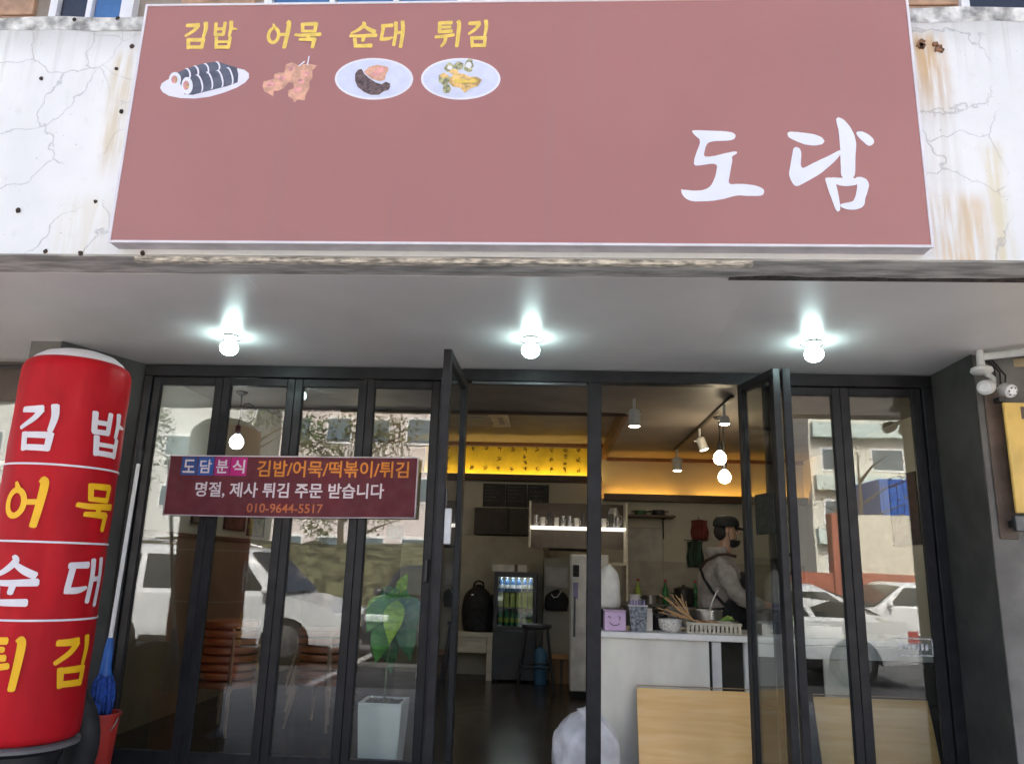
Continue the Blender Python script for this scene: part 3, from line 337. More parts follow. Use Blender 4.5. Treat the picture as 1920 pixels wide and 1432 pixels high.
DISH = [[["print_plate_rim", [[[-1.879, 3.538], [-1.875, 3.562], [-1.855, 3.579], [-1.826, 3.594], [-1.784, 3.616], [-1.61, 3.649], [-1.518, 3.641], [-1.484, 3.633], [-1.46, 3.614], [-1.457, 3.589], [-1.472, 3.565], [-1.509, 3.538], [-1.567, 3.512], [-1.635, 3.49], [-1.704, 3.481], [-1.775, 3.484], [-1.83, 3.496], [-1.864, 3.516]]]], ["print_navy", [[[-1.811, 3.616], [-1.773, 3.636], [-1.731, 3.653], [-1.684, 3.667], [-1.631, 3.677], [-1.595, 3.669], [-1.521, 3.644], [-1.51, 3.609], [-1.508, 3.565], [-1.554, 3.546], [-1.639, 3.522], [-1.716, 3.5], [-1.756, 3.503]]]], ["print_plate_rim", [[[-1.769, 3.641], [-1.765, 3.643], [-1.761, 3.643], [-1.757, 3.641], [-1.752, 3.637], [-1.748, 3.632], [-1.744, 3.625], [-1.74, 3.617], [-1.738, 3.609], [-1.737, 3.602], [-1.737, 3.595], [-1.738, 3.59], [-1.741, 3.586], [-1.748, 3.583], [-1.746, 3.587], [-1.745, 3.592], [-1.745, 3.599], [-1.746, 3.606], [-1.748, 3.614], [-1.751, 3.622], [-1.755, 3.628], [-1.759, 3.634], [-1.764, 3.637], [-1.768, 3.639], [-1.772, 3.639], [-1.775, 3.637]], [[-1.73, 3.654], [-1.727, 3.657], [-1.723, 3.657], [-1.718, 3.655], [-1.714, 3.651], [-1.709, 3.646], [-1.705, 3.639], [-1.702, 3.632], [-1.7, 3.624], [-1.699, 3.617], [-1.699, 3.61], [-1.701, 3.605], [-1.703, 3.601], [-1.71, 3.599], [-1.708, 3.602], [-1.707, 3.608], [-1.707, 3.614], [-1.708, 3.621], [-1.71, 3.629], [-1.713, 3.636], [-1.717, 3.642], [-1.721, 3.647], [-1.725, 3.651], [-1.729, 3.653], [-1.733, 3.653], [-1.736, 3.651]], [[-1.682, 3.666], [-1.679, 3.668], [-1.675, 3.668], [-1.67, 3.666], [-1.666, 3.662], [-1.662, 3.657], [-1.658, 3.651], [-1.655, 3.644], [-1.653, 3.636], [-1.652, 3.629], [-1.652, 3.623], [-1.653, 3.618], [-1.656, 3.614], [-1.663, 3.611], [-1.661, 3.615], [-1.66, 3.62], [-1.659, 3.626], [-1.66, 3.633], [-1.662, 3.641], [-1.665, 3.648], [-1.669, 3.654], [-1.673, 3.659], [-1.677, 3.662], [-1.682, 3.664], [-1.685, 3.664], [-1.689, 3.662]], [[-1.627, 3.676], [-1.624, 3.678], [-1.62, 3.678], [-1.616, 3.677], [-1.612, 3.674], [-1.609, 3.669], [-1.605, 3.664], [-1.603, 3.658], [-1.601, 3.651], [-1.6, 3.645], [-1.601, 3.64], [-1.602, 3.635], [-1.604, 3.632], [-1.611, 3.629], [-1.609, 3.633], [-1.608, 3.637], [-1.608, 3.642], [-1.608, 3.648], [-1.61, 3.655], [-1.613, 3.661], [-1.616, 3.666], [-1.619, 3.67], [-1.623, 3.673], [-1.627, 3.675], [-1.63, 3.675], [-1.633, 3.673]], [[-1.713, 3.606], [-1.71, 3.609], [-1.705, 3.608], [-1.699, 3.605], [-1.693, 3.598], [-1.687, 3.589], [-1.681, 3.578], [-1.676, 3.566], [-1.672, 3.553], [-1.67, 3.542], [-1.669, 3.531], [-1.67, 3.523], [-1.672, 3.517], [-1.679, 3.515], [-1.677, 3.52], [-1.676, 3.529], [-1.677, 3.539], [-1.68, 3.551], [-1.684, 3.563], [-1.688, 3.575], [-1.694, 3.586], [-1.7, 3.594], [-1.706, 3.601], [-1.711, 3.605], [-1.716, 3.605], [-1.719, 3.602]], [[-1.666, 3.621], [-1.662, 3.623], [-1.658, 3.623], [-1.652, 3.619], [-1.646, 3.612], [-1.64, 3.603], [-1.635, 3.592], [-1.63, 3.58], [-1.626, 3.568], [-1.624, 3.556], [-1.623, 3.545], [-1.623, 3.537], [-1.625, 3.531], [-1.633, 3.529], [-1.631, 3.535], [-1.63, 3.543], [-1.631, 3.553], [-1.634, 3.565], [-1.637, 3.577], [-1.642, 3.589], [-1.648, 3.6], [-1.653, 3.609], [-1.659, 3.615], [-1.664, 3.619], [-1.669, 3.619], [-1.672, 3.617]], [[-1.616, 3.629], [-1.612, 3.632], [-1.608, 3.631], [-1.603, 3.628], [-1.597, 3.621], [-1.591, 3.612], [-1.586, 3.601], [-1.581, 3.589], [-1.577, 3.577], [-1.575, 3.565], [-1.574, 3.555], [-1.574, 3.547], [-1.576, 3.541], [-1.584, 3.539], [-1.582, 3.545], [-1.581, 3.553], [-1.582, 3.563], [-1.585, 3.574], [-1.589, 3.586], [-1.593, 3.598], [-1.598, 3.609], [-1.604, 3.617], [-1.609, 3.624], [-1.614, 3.627], [-1.619, 3.628], [-1.622, 3.625]], [[-1.568, 3.644], [-1.565, 3.646], [-1.561, 3.646], [-1.556, 3.642], [-1.55, 3.635], [-1.545, 3.626], [-1.54, 3.615], [-1.535, 3.603], [-1.531, 3.591], [-1.529, 3.58], [-1.528, 3.569], [-1.528, 3.561], [-1.53, 3.556], [-1.537, 3.553], [-1.535, 3.559], [-1.535, 3.567], [-1.536, 3.577], [-1.539, 3.588], [-1.542, 3.6], [-1.547, 3.612], [-1.552, 3.623], [-1.557, 3.632], [-1.563, 3.638], [-1.568, 3.642], [-1.572, 3.642], [-1.575, 3.64]]]], ["print_white", [[[-1.782, 3.581], [-1.782, 3.569], [-1.785, 3.558], [-1.79, 3.55], [-1.797, 3.544], [-1.806, 3.542], [-1.816, 3.544], [-1.824, 3.55], [-1.832, 3.559], [-1.838, 3.57], [-1.841, 3.582], [-1.841, 3.594], [-1.838, 3.605], [-1.833, 3.614], [-1.826, 3.619], [-1.817, 3.621], [-1.807, 3.619], [-1.798, 3.613], [-1.791, 3.605], [-1.785, 3.594]], [[-1.721, 3.548], [-1.72, 3.533], [-1.723, 3.52], [-1.727, 3.51], [-1.734, 3.504], [-1.742, 3.501], [-1.751, 3.504], [-1.76, 3.51], [-1.767, 3.521], [-1.773, 3.534], [-1.776, 3.548], [-1.776, 3.562], [-1.774, 3.575], [-1.769, 3.586], [-1.763, 3.592], [-1.754, 3.594], [-1.746, 3.592], [-1.737, 3.585], [-1.73, 3.575], [-1.724, 3.562]]]], ["print_pink", [[[-1.799, 3.58], [-1.799, 3.574], [-1.8, 3.568], [-1.803, 3.563], [-1.807, 3.56], [-1.811, 3.559], [-1.816, 3.56], [-1.821, 3.563], [-1.825, 3.568], [-1.827, 3.574], [-1.829, 3.581], [-1.829, 3.587], [-1.828, 3.593], [-1.825, 3.598], [-1.821, 3.601], [-1.817, 3.602], [-1.812, 3.601], [-1.807, 3.598], [-1.803, 3.593], [-1.8, 3.587]], [[-1.738, 3.549], [-1.738, 3.542], [-1.739, 3.535], [-1.742, 3.53], [-1.745, 3.526], [-1.75, 3.525], [-1.755, 3.526], [-1.759, 3.53], [-1.763, 3.535], [-1.766, 3.542], [-1.768, 3.549], [-1.768, 3.557], [-1.767, 3.564], [-1.764, 3.569], [-1.761, 3.573], [-1.756, 3.574], [-1.751, 3.573], [-1.747, 3.569], [-1.743, 3.564], [-1.74, 3.557]]]], ["print_gold", [[[-1.799, 3.578], [-1.799, 3.574], [-1.8, 3.571], [-1.801, 3.569], [-1.802, 3.567], [-1.804, 3.567], [-1.806, 3.567], [-1.808, 3.569], [-1.81, 3.571], [-1.811, 3.574], [-1.812, 3.578], [-1.812, 3.581], [-1.811, 3.584], [-1.81, 3.586], [-1.809, 3.588], [-1.807, 3.588], [-1.805, 3.588], [-1.803, 3.586], [-1.801, 3.584], [-1.8, 3.581]], [[-1.739, 3.546], [-1.739, 3.542], [-1.74, 3.539], [-1.741, 3.536], [-1.742, 3.535], [-1.744, 3.534], [-1.746, 3.535], [-1.748, 3.536], [-1.75, 3.539], [-1.751, 3.542], [-1.752, 3.546], [-1.752, 3.55], [-1.751, 3.553], [-1.75, 3.555], [-1.749, 3.557], [-1.747, 3.558], [-1.745, 3.557], [-1.743, 3.555], [-1.741, 3.553], [-1.74, 3.549]]]]], [["print_salmon", [[[-1.289, 3.637], [-1.285, 3.661], [-1.259, 3.671], [-1.236, 3.661], [-1.217, 3.646], [-1.205, 3.661], [-1.17, 3.661], [-1.137, 3.653], [-1.158, 3.626], [-1.153, 3.587], [-1.166, 3.568], [-1.163, 3.534], [-1.177, 3.5], [-1.179, 3.469], [-1.214, 3.474], [-1.228, 3.457], [-1.236, 3.476], [-1.259, 3.491], [-1.262, 3.52], [-1.237, 3.534], [-1.244, 3.563], [-1.266, 3.563], [-1.285, 3.534], [-1.31, 3.52], [-1.332, 3.52], [-1.329, 3.489], [-1.357, 3.508], [-1.375, 3.516], [-1.387, 3.545], [-1.385, 3.569], [-1.364, 3.576], [-1.338, 3.583], [-1.336, 3.608], [-1.315, 3.617], [-1.291, 3.615]]]], ["print_pink", [[[-1.245, 3.636], [-1.245, 3.63], [-1.247, 3.629], [-1.26, 3.621], [-1.266, 3.626], [-1.265, 3.626], [-1.272, 3.631], [-1.277, 3.64], [-1.275, 3.64], [-1.272, 3.646], [-1.264, 3.654], [-1.255, 3.649], [-1.253, 3.651], [-1.241, 3.643]], [[-1.281, 3.584], [-1.282, 3.577], [-1.291, 3.573], [-1.298, 3.569], [-1.302, 3.577], [-1.319, 3.579], [-1.315, 3.582], [-1.322, 3.59], [-1.322, 3.596], [-1.319, 3.599], [-1.308, 3.599], [-1.298, 3.599], [-1.288, 3.595], [-1.285, 3.598]], [[-1.324, 3.55], [-1.325, 3.547], [-1.333, 3.545], [-1.338, 3.539], [-1.354, 3.543], [-1.355, 3.538], [-1.37, 3.545], [-1.369, 3.558], [-1.369, 3.559], [-1.358, 3.57], [-1.353, 3.573], [-1.343, 3.571], [-1.332, 3.562], [-1.331, 3.556]], [[-1.2, 3.529], [-1.198, 3.522], [-1.208, 3.512], [-1.211, 3.511], [-1.228, 3.504], [-1.233, 3.507], [-1.233, 3.518], [-1.241, 3.524], [-1.237, 3.531], [-1.233, 3.536], [-1.219, 3.541], [-1.216, 3.539], [-1.21, 3.54], [-1.194, 3.531]], [[-1.187, 3.572], [-1.189, 3.561], [-1.198, 3.556], [-1.199, 3.558], [-1.207, 3.554], [-1.214, 3.558], [-1.219, 3.56], [-1.229, 3.572], [-1.22, 3.57], [-1.221, 3.58], [-1.21, 3.583], [-1.204, 3.583], [-1.196, 3.578], [-1.192, 3.575]], [[-1.168, 3.61], [-1.171, 3.599], [-1.178, 3.599], [-1.18, 3.596], [-1.193, 3.595], [-1.195, 3.6], [-1.204, 3.603], [-1.201, 3.607], [-1.199, 3.615], [-1.2, 3.616], [-1.188, 3.62], [-1.188, 3.622], [-1.178, 3.619], [-1.17, 3.61]]]], ["print_plate_rim", [[[-1.187, 3.656], [-1.182, 3.703], [-1.176, 3.703], [-1.18, 3.653]], [[-1.226, 3.651], [-1.2, 3.678], [-1.196, 3.672], [-1.221, 3.647]]]]], [["print_plate_rim", [[[-0.677, 3.579], [-0.679, 3.562], [-0.684, 3.545], [-0.695, 3.529], [-0.709, 3.515], [-0.727, 3.502], [-0.748, 3.491], [-0.772, 3.482], [-0.798, 3.476], [-0.825, 3.472], [-0.854, 3.471], [-0.883, 3.472], [-0.911, 3.476], [-0.938, 3.483], [-0.964, 3.492], [-0.987, 3.503], [-1.006, 3.516], [-1.023, 3.531], [-1.035, 3.547], [-1.043, 3.564], [-1.047, 3.581], [-1.046, 3.598], [-1.041, 3.615], [-1.031, 3.631], [-1.017, 3.646], [-0.999, 3.659], [-0.978, 3.67], [-0.953, 3.679], [-0.927, 3.686], [-0.899, 3.69], [-0.87, 3.691], [-0.84, 3.689], [-0.812, 3.685], [-0.784, 3.678], [-0.759, 3.669], [-0.736, 3.657], [-0.717, 3.644], [-0.701, 3.629], [-0.688, 3.613], [-0.681, 3.596]]]], ["print_plate", [[[-0.689, 3.579], [-0.69, 3.563], [-0.695, 3.548], [-0.705, 3.534], [-0.718, 3.521], [-0.735, 3.509], [-0.755, 3.499], [-0.777, 3.491], [-0.802, 3.485], [-0.828, 3.482], [-0.855, 3.481], [-0.882, 3.482], [-0.908, 3.486], [-0.934, 3.492], [-0.958, 3.5], [-0.979, 3.51], [-0.998, 3.522], [-1.013, 3.536], [-1.025, 3.55], [-1.032, 3.565], [-1.036, 3.581], [-1.035, 3.597], [-1.03, 3.612], [-1.02, 3.627], [-1.007, 3.64], [-0.99, 3.652], [-0.97, 3.662], [-0.947, 3.67], [-0.923, 3.676], [-0.896, 3.68], [-0.869, 3.681], [-0.841, 3.679], [-0.815, 3.675], [-0.789, 3.669], [-0.765, 3.661], [-0.744, 3.65], [-0.725, 3.638], [-0.71, 3.624], [-0.699, 3.61], [-0.692, 3.595]]]], ["print_brown", [[[-0.941, 3.627], [-0.923, 3.632], [-0.909, 3.606], [-0.886, 3.584], [-0.852, 3.56], [-0.823, 3.55], [-0.805, 3.563], [-0.785, 3.555], [-0.782, 3.539], [-0.788, 3.521], [-0.811, 3.513], [-0.833, 3.495], [-0.87, 3.495], [-0.904, 3.511], [-0.935, 3.537], [-0.95, 3.569], [-0.952, 3.606]]]], ["print_salmon", [[[-0.912, 3.616], [-0.886, 3.643], [-0.849, 3.653], [-0.801, 3.642], [-0.795, 3.626], [-0.807, 3.6], [-0.81, 3.573], [-0.833, 3.566], [-0.872, 3.579], [-0.897, 3.6]]]], ["print_pink", [[[-0.838, 3.608], [-0.831, 3.596], [-0.837, 3.592], [-0.854, 3.59], [-0.855, 3.59], [-0.869, 3.592], [-0.874, 3.598], [-0.871, 3.609], [-0.88, 3.609], [-0.864, 3.614], [-0.861, 3.618], [-0.846, 3.626], [-0.839, 3.616], [-0.834, 3.613]], [[-0.811, 3.628], [-0.814, 3.623], [-0.814, 3.616], [-0.819, 3.615], [-0.826, 3.609], [-0.834, 3.61], [-0.84, 3.619], [-0.852, 3.624], [-0.849, 3.635], [-0.839, 3.639], [-0.834, 3.638], [-0.824, 3.643], [-0.82, 3.635], [-0.811, 3.63]]]]], [["print_plate_rim", [[[-0.271, 3.576], [-0.273, 3.559], [-0.279, 3.543], [-0.29, 3.527], [-0.304, 3.513], [-0.323, 3.5], [-0.344, 3.489], [-0.368, 3.48], [-0.395, 3.474], [-0.422, 3.47], [-0.451, 3.469], [-0.48, 3.47], [-0.508, 3.474], [-0.535, 3.481], [-0.56, 3.49], [-0.583, 3.501], [-0.602, 3.514], [-0.618, 3.529], [-0.63, 3.545], [-0.638, 3.561], [-0.641, 3.579], [-0.64, 3.596], [-0.634, 3.612], [-0.624, 3.628], [-0.609, 3.643], [-0.591, 3.656], [-0.569, 3.667], [-0.545, 3.676], [-0.518, 3.682], [-0.49, 3.686], [-0.461, 3.687], [-0.431, 3.686], [-0.403, 3.681], [-0.376, 3.675], [-0.351, 3.665], [-0.328, 3.654], [-0.309, 3.641], [-0.293, 3.626], [-0.282, 3.61], [-0.274, 3.593]]]], ["print_plate", [[[-0.283, 3.576], [-0.284, 3.561], [-0.29, 3.546], [-0.3, 3.531], [-0.314, 3.518], [-0.331, 3.507], [-0.351, 3.497], [-0.374, 3.489], [-0.398, 3.483], [-0.425, 3.48], [-0.451, 3.479], [-0.479, 3.48], [-0.505, 3.484], [-0.53, 3.49], [-0.554, 3.498], [-0.575, 3.508], [-0.594, 3.52], [-0.609, 3.533], [-0.62, 3.548], [-0.627, 3.563], [-0.63, 3.578], [-0.629, 3.594], [-0.623, 3.609], [-0.613, 3.624], [-0.6, 3.637], [-0.583, 3.649], [-0.562, 3.659], [-0.539, 3.667], [-0.514, 3.673], [-0.488, 3.676], [-0.46, 3.677], [-0.433, 3.676], [-0.406, 3.672], [-0.38, 3.666], [-0.357, 3.657], [-0.336, 3.647], [-0.318, 3.635], [-0.303, 3.622], [-0.292, 3.607], [-0.285, 3.592]]]], ["print_olive", [[[-0.487, 3.638], [-0.487, 3.62], [-0.497, 3.612], [-0.497, 3.608], [-0.509, 3.617], [-0.521, 3.612], [-0.535, 3.627], [-0.535, 3.635], [-0.531, 3.645], [-0.521, 3.659], [-0.521, 3.662], [-0.509, 3.663], [-0.489, 3.649], [-0.493, 3.645]], [[-0.446, 3.647], [-0.447, 3.633], [-0.451, 3.628], [-0.465, 3.624], [-0.476, 3.621], [-0.478, 3.628], [-0.493, 3.639], [-0.492, 3.644], [-0.485, 3.657], [-0.479, 3.662], [-0.474, 3.67], [-0.463, 3.666], [-0.454, 3.661], [-0.447, 3.658]], [[-0.397, 3.641], [-0.404, 3.632], [-0.405, 3.614], [-0.409, 3.616], [-0.419, 3.609], [-0.437, 3.62], [-0.445, 3.626], [-0.442, 3.639], [-0.439, 3.656], [-0.433, 3.669], [-0.431, 3.674], [-0.423, 3.681], [-0.404, 3.677], [-0.405, 3.665]], [[-0.501, 3.576], [-0.514, 3.552], [-0.52, 3.541], [-0.523, 3.536], [-0.532, 3.54], [-0.546, 3.554], [-0.555, 3.558], [-0.559, 3.578], [-0.556, 3.579], [-0.559, 3.599], [-0.54, 3.597], [-0.533, 3.607], [-0.521, 3.594], [-0.506, 3.587]], [[-0.498, 3.526], [-0.5, 3.514], [-0.508, 3.504], [-0.507, 3.5], [-0.519, 3.503], [-0.527, 3.501], [-0.534, 3.513], [-0.538, 3.523], [-0.533, 3.54], [-0.536, 3.542], [-0.519, 3.55], [-0.515, 3.547], [-0.509, 3.548], [-0.502, 3.534]]]], ["print_gold", [[[-0.506, 3.582], [-0.479, 3.608], [-0.442, 3.602], [-0.413, 3.586], [-0.381, 3.586], [-0.357, 3.57], [-0.374, 3.539], [-0.411, 3.524], [-0.433, 3.503], [-0.457, 3.529], [-0.49, 3.535], [-0.51, 3.556]], [[-0.471, 3.616], [-0.467, 3.602], [-0.478, 3.599], [-0.485, 3.595], [-0.492, 3.6], [-0.505, 3.606], [-0.508, 3.608], [-0.514, 3.615], [-0.51, 3.618], [-0.507, 3.621], [-0.495, 3.628], [-0.485, 3.626], [-0.472, 3.625], [-0.471, 3.618]], [[-0.512, 3.593], [-0.515, 3.583], [-0.523, 3.585], [-0.533, 3.579], [-0.536, 3.577], [-0.542, 3.585], [-0.555, 3.589], [-0.557, 3.591], [-0.548, 3.595], [-0.55, 3.6], [-0.542, 3.606], [-0.529, 3.608], [-0.528, 3.6], [-0.521, 3.599]]]], ["print_plate_rim", [[[-0.406, 3.646], [-0.41, 3.64], [-0.412, 3.632], [-0.418, 3.628], [-0.42, 3.629], [-0.429, 3.635], [-0.434, 3.638], [-0.437, 3.644], [-0.431, 3.659], [-0.427, 3.663], [-0.423, 3.664], [-0.419, 3.664], [-0.411, 3.66], [-0.409, 3.653]], [[-0.494, 3.634], [-0.497, 3.631], [-0.501, 3.626], [-0.504, 3.622], [-0.511, 3.625], [-0.515, 3.625], [-0.521, 3.628], [-0.52, 3.636], [-0.518, 3.641], [-0.518, 3.643], [-0.512, 3.646], [-0.506, 3.646], [-0.503, 3.645], [-0.5, 3.639]]]], ["print_yellow", [[[-0.405, 3.56], [-0.409, 3.557], [-0.433, 3.552], [-0.43, 3.553], [-0.457, 3.552], [-0.464, 3.553], [-0.488, 3.557], [-0.485, 3.558], [-0.487, 3.563], [-0.485, 3.572], [-0.47, 3.575], [-0.433, 3.57], [-0.436, 3.572], [-0.419, 3.563]], [[-0.369, 3.56], [-0.376, 3.561], [-0.386, 3.557], [-0.392, 3.551], [-0.409, 3.554], [-0.408, 3.558], [-0.413, 3.554], [-0.413, 3.564], [-0.419, 3.567], [-0.411, 3.567], [-0.401, 3.576], [-0.387, 3.574], [-0.382, 3.57], [-0.387, 3.565]]]]]]
HOLES = [[-2.535, 3.651], [-2.103, 3.827], [-2.163, 3.702], [-2.103, 3.468], [-2.156, 2.997], [-2.523, 2.95], [-2.355, 2.745], [-2.186, 2.738], [-2.422, 3.983], [-2.198, 3.986], [-1.893, 2.74]]
COLR = [2.012, 1.632, 1.255, 0.872]
COLL = [1.829, 1.446, 1.073]

# ================================================================ materials used by the place
mat('concrete', (.33, .32, .30), .85, var=.18, vs=3, bump=.3, bs=50)
mat('peeling_concrete', (.42, .41, .39), .85, var=.3, vs=9, bump=.5, bs=30, stretch=(.4, 2, 2))
mat('soffit_sheet', (.62, .61, .60), .36, var=.05, vs=1.1, spec=.35)
mat('charcoal_metal', (.016, .0165, .019), .42, var=.25, vs=8, spec=.28)
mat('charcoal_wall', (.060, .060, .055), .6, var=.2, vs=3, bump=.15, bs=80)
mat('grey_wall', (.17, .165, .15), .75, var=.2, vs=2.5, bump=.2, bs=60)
mat('brown_strip', (.11, .075, .055), .6, var=.25, vs=5)
mat('stone_tile', (.44, .27, .17), .7, var=.25, vs=5, bump=.3, bs=40)
mat('white_paint', (.80, .80, .80), .4, var=.04)
mat('black_plastic', (.018, .018, .02), .4, var=.2)
mat('rubber', (.015, .015, .016), .7, var=.3)
signmat()
mat('sign_edge', (.75, .72, .74), .4, var=.04)
mat('sign_side', (.55, .52, .55), .5, var=.1)
mat('print_white', (.80, .82, .88), .5, var=.02)
mat('print_plate', (.66, .70, .84), .5, var=.04, vs=20)
mat('print_plate_rim', (.80, .80, .86), .5, var=.02)
mat('print_yellow', (.86, .62, .12), .5, var=.08, vs=25)
mat('print_navy', (.10, .11, .15), .5, var=.2, vs=20)
mat('print_salmon', (.72, .40, .27), .5, var=.15, vs=30)
mat('print_pink', (.75, .36, .33), .5, var=.2, vs=40)
mat('print_brown', (.14, .09, .085), .5, var=.4, vs=60)
mat('print_gold', (.75, .50, .18), .5, var=.3, vs=40)
mat('print_olive', (.42, .42, .22), .5, var=.4, vs=50)
mat('banner_cloth', (.125, .018, .027), .75, var=.12, vs=6)
mat('banner_orange', (.72, .24, .03), .7, var=.1)
mat('banner_dull_orange', (.50, .14, .05), .7, var=.1)
mat('banner_white', (.72, .62, .66), .7, var=.06)
mat('banner_blue', (.03, .10, .36), .7, var=.06)
mat('banner_deep_blue', (.03, .07, .24), .7, var=.06)
mat('banner_plum', (.36, .02, .16), .7, var=.06)
mat('banner_magenta', (.52, .015, .19), .7, var=.06)
mat('column_red', (.50, .009, .016), .48, var=.12, vs=3.5, bump=.35, bs=7, spec=.18, stretch=(1.6, 1.6, .5))
mat('column_white', (.78, .74, .76), .5, var=.04)
mat('column_yellow', (.95, .52, .008), .5, var=.05)
glassmat('pane', (.93, .955, .94), .062, 0, .10)
glassmat('clear', (.96, .97, .97), .04)
MT['fascia'] = fascia_mat()

# ================================================================ ground and room
struct(P('pavement', mat('paving', (.36, .355, .34), .85, var=.15, vs=4, bump=.3, bs=30), None, lambda b: b.b2(-14, 14, -4.2, .0, -.15, 0)))
struct(P('road', mat('asphalt', (.11, .11, .112), .85, var=.3, vs=3, bump=.4, bs=120), None, lambda b: b.b2(-90, 90, -90, -4.2, -.35, -.15)))
FL = .10
mfl = mat('floor_tile_dark', (.045, .036, .028), .22, var=.2, vs=2, spec=.5)
struct(P('floor', mfl, None, lambda b: b.b2(-3.2, 3.25, .0, 5.2, 0, FL)))
mwall = mat('wall_cream', (.46, .44, .36), .7, var=.07, vs=1.5, bump=.05)
mwain = mat('wall_tan', (.22, .17, .115), .6, var=.12, vs=2)
struct(P('wall_left', mat('wall_sage', (.47, .49, .43), .7, var=.06, vs=1.5), None, lambda b: b.b2(-3.3, -3.2, .06, 5.2, 0, 3.1)))
struct(P('wall_right', mat('wall_pale', (.58, .57, .52), .7, var=.06, vs=1.5), None, lambda b: b.b2(3.25, 3.35, .06, 5.2, 0, 3.1)))
wb = struct(P('wall_back', mwall, None, lambda b: b.b2(-3.3, 3.35, 5.2, 5.3, 0, 3.1)))
P('wainscot', mwain, wb, lambda b: b.b2(-3.2, -1.15, 5.17, 5.2, FL, 1.55))
P('dado_rail', mat('rail_brown', (.10, .07, .05), .5), wb, lambda b: b.b2(-3.2, -1.15, 5.15, 5.2, 1.55, 1.60))
wf = struct(P('wall_front', 'grey_wall', None, lambda b: (b.b2(-3.3, -2.79, .06, .14, 0, 3.1), b.b2(2.43, 3.35, .06, .14, 0, 3.1), b.b2(-2.79, 2.43, .05, .14, 2.66, 3.1))))
mceil = mat('ceiling_paint', (.27, .235, .205), .6, var=.05, vs=1.5)
cl = struct(P('ceiling', mceil, None, lambda b: (b.b2(-3.2, 3.25, .14, 2.19, 2.82, 3.0), b.b2(.67, 3.25, 2.19, 5.2, 2.82, 3.0), b.b2(-3.2, .67, 2.19, 5.2, 2.99, 3.1))))
P('tray_trim', woodmat('trim_wood', (.16, .07, .03), (.24, .11, .045), 'y'), cl, lambda b: (b.b2(.655, .669, 2.19, 5.2, 2.80, 2.99), b.b2(.669, .70, 2.19, 5.2, 2.795, 2.818)))
P('tray_trim', woodmat('trim_dark', (.05, .028, .018), (.08, .04, .025), 'x'), cl, lambda b: b.b2(-3.2, .67, 2.16, 2.192, 2.79, 2.818))
P('cornice', 'trim_wood', cl, lambda b: b.b2(.70, 3.25, 5.15, 5.2, 2.775, 2.818))
P('cornice', 'trim_wood', cl, lambda b: b.b2(-3.2, .655, 5.15, 5.2, 2.95, 2.988))

# ================================================================ the building
BD = thing('commercial_building', 'white painted concrete shop building with cracked fascia over grey soffit', 'building', (0, 0, 0))
fa = MB().b2(-7, 7, -1.8, -1.58, 2.735, 3.93).build('fascia', 'fascia', BD)
for v in fa.data.vertices: v.co -= Vector((0, -1.8, 2.735))
fa.location = (0, -1.8, 2.735)
def coping(b):
    n = 90; rows = [[], [], [], []]
    for i in range(n+1):
        x = -7+14*i/n; j = random.uniform(-.012, .008)
        rows[0].append((x, -1.802+random.uniform(-.002, .002), 3.925+random.uniform(-.01, .006))); rows[1].append((x, -1.803+random.uniform(-.005, .004), 4.0+j))
        rows[2].append((x, -1.56, 4.005+j)); rows[3].append((x, -1.56, 3.925))
    b.grid(rows)
P('coping', mat('coping_grime', (.60, .60, .56), .9, var=.42, vs=10, bump=.6, bs=40), BD, coping)
P('canopy_slab', 'concrete', BD, lambda b: b.b2(-7, 7, -1.575, .04, 2.76, 2.95))
P('beam_underside', 'peeling_concrete', BD, lambda b: b.b2(-7, 7, -1.795, -1.585, 2.727, 2.737))
P('sign_rail', mat('cream_rusty_trim', (.60, .55, .46), .6, var=.45, vs=16, stretch=(1, 4, 4)), BD, lambda b: b.b2(-1.93, .86, -1.80, -1.765, 2.705, 2.726))
def ragged(b):
    n = 70; L, R, L2 = [], [], []
    for i in range(n+1):
        x = .80+3.2*i/n; wd = .012+.022*abs(math.sin(i*.37)*math.sin(i*.11+1))+random.uniform(0, .008)
        L.append((x, -1.585-wd, 2.722)); R.append((x, -1.57, 2.722)); L2.append((x, -1.585-wd, 2.7265))
    b.strip(L, R); b.strip(L2, L)
P('broken_joint', mat('crack_dark', (.045, .035, .03), .9, var=.5, vs=25), BD, ragged)
# soffit sheets: slope very gently from the beam down to the door head
xs = [-5.2, -3.95, -2.72, -1.5, -.27, .93, 1.55, 2.80, 4.0, 5.2]
rot = Matrix.Rotation(math.atan2(2.668-2.722, 1.60), 3, 'X')
for i in range(len(xs)-1):
    a, c = xs[i]+.0003, xs[i+1]-.0003
    b = MB(); b.box(((a+c)/2, -.785, 2.703), (c-a, 1.60, .012), rot, 0); b.build('soffit_sheet', 'soffit_sheet', BD)
# pillars
P('pillar', 'grey_wall', BD, lambda b: b.prism([(-2.80, .055, 0), (-2.80, .005, 0), (-3.1, -.5, 0), (-3.3, -.5, 0), (-3.3, .055, 0)], (0, 0, 2.70)))
P('pillar', 'grey_wall', BD, lambda b: b.prism([(2.44, .055, 0), (2.44, .005, 0), (2.465, -.48, 0), (4.2, -.48, 0), (4.2, .055, 0)], (0, 0, 2.72)))
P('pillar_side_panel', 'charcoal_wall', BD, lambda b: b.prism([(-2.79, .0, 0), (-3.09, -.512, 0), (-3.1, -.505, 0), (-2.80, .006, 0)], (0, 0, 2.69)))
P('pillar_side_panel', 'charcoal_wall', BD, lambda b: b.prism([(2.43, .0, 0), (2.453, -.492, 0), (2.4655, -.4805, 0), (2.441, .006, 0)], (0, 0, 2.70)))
P('brown_strip', 'brown_strip', BD, lambda b: b.b2(2.50, 2.60, -.492, -.482, 1.62, 2.46, .003))  # thin brown strip laid on the pillar front
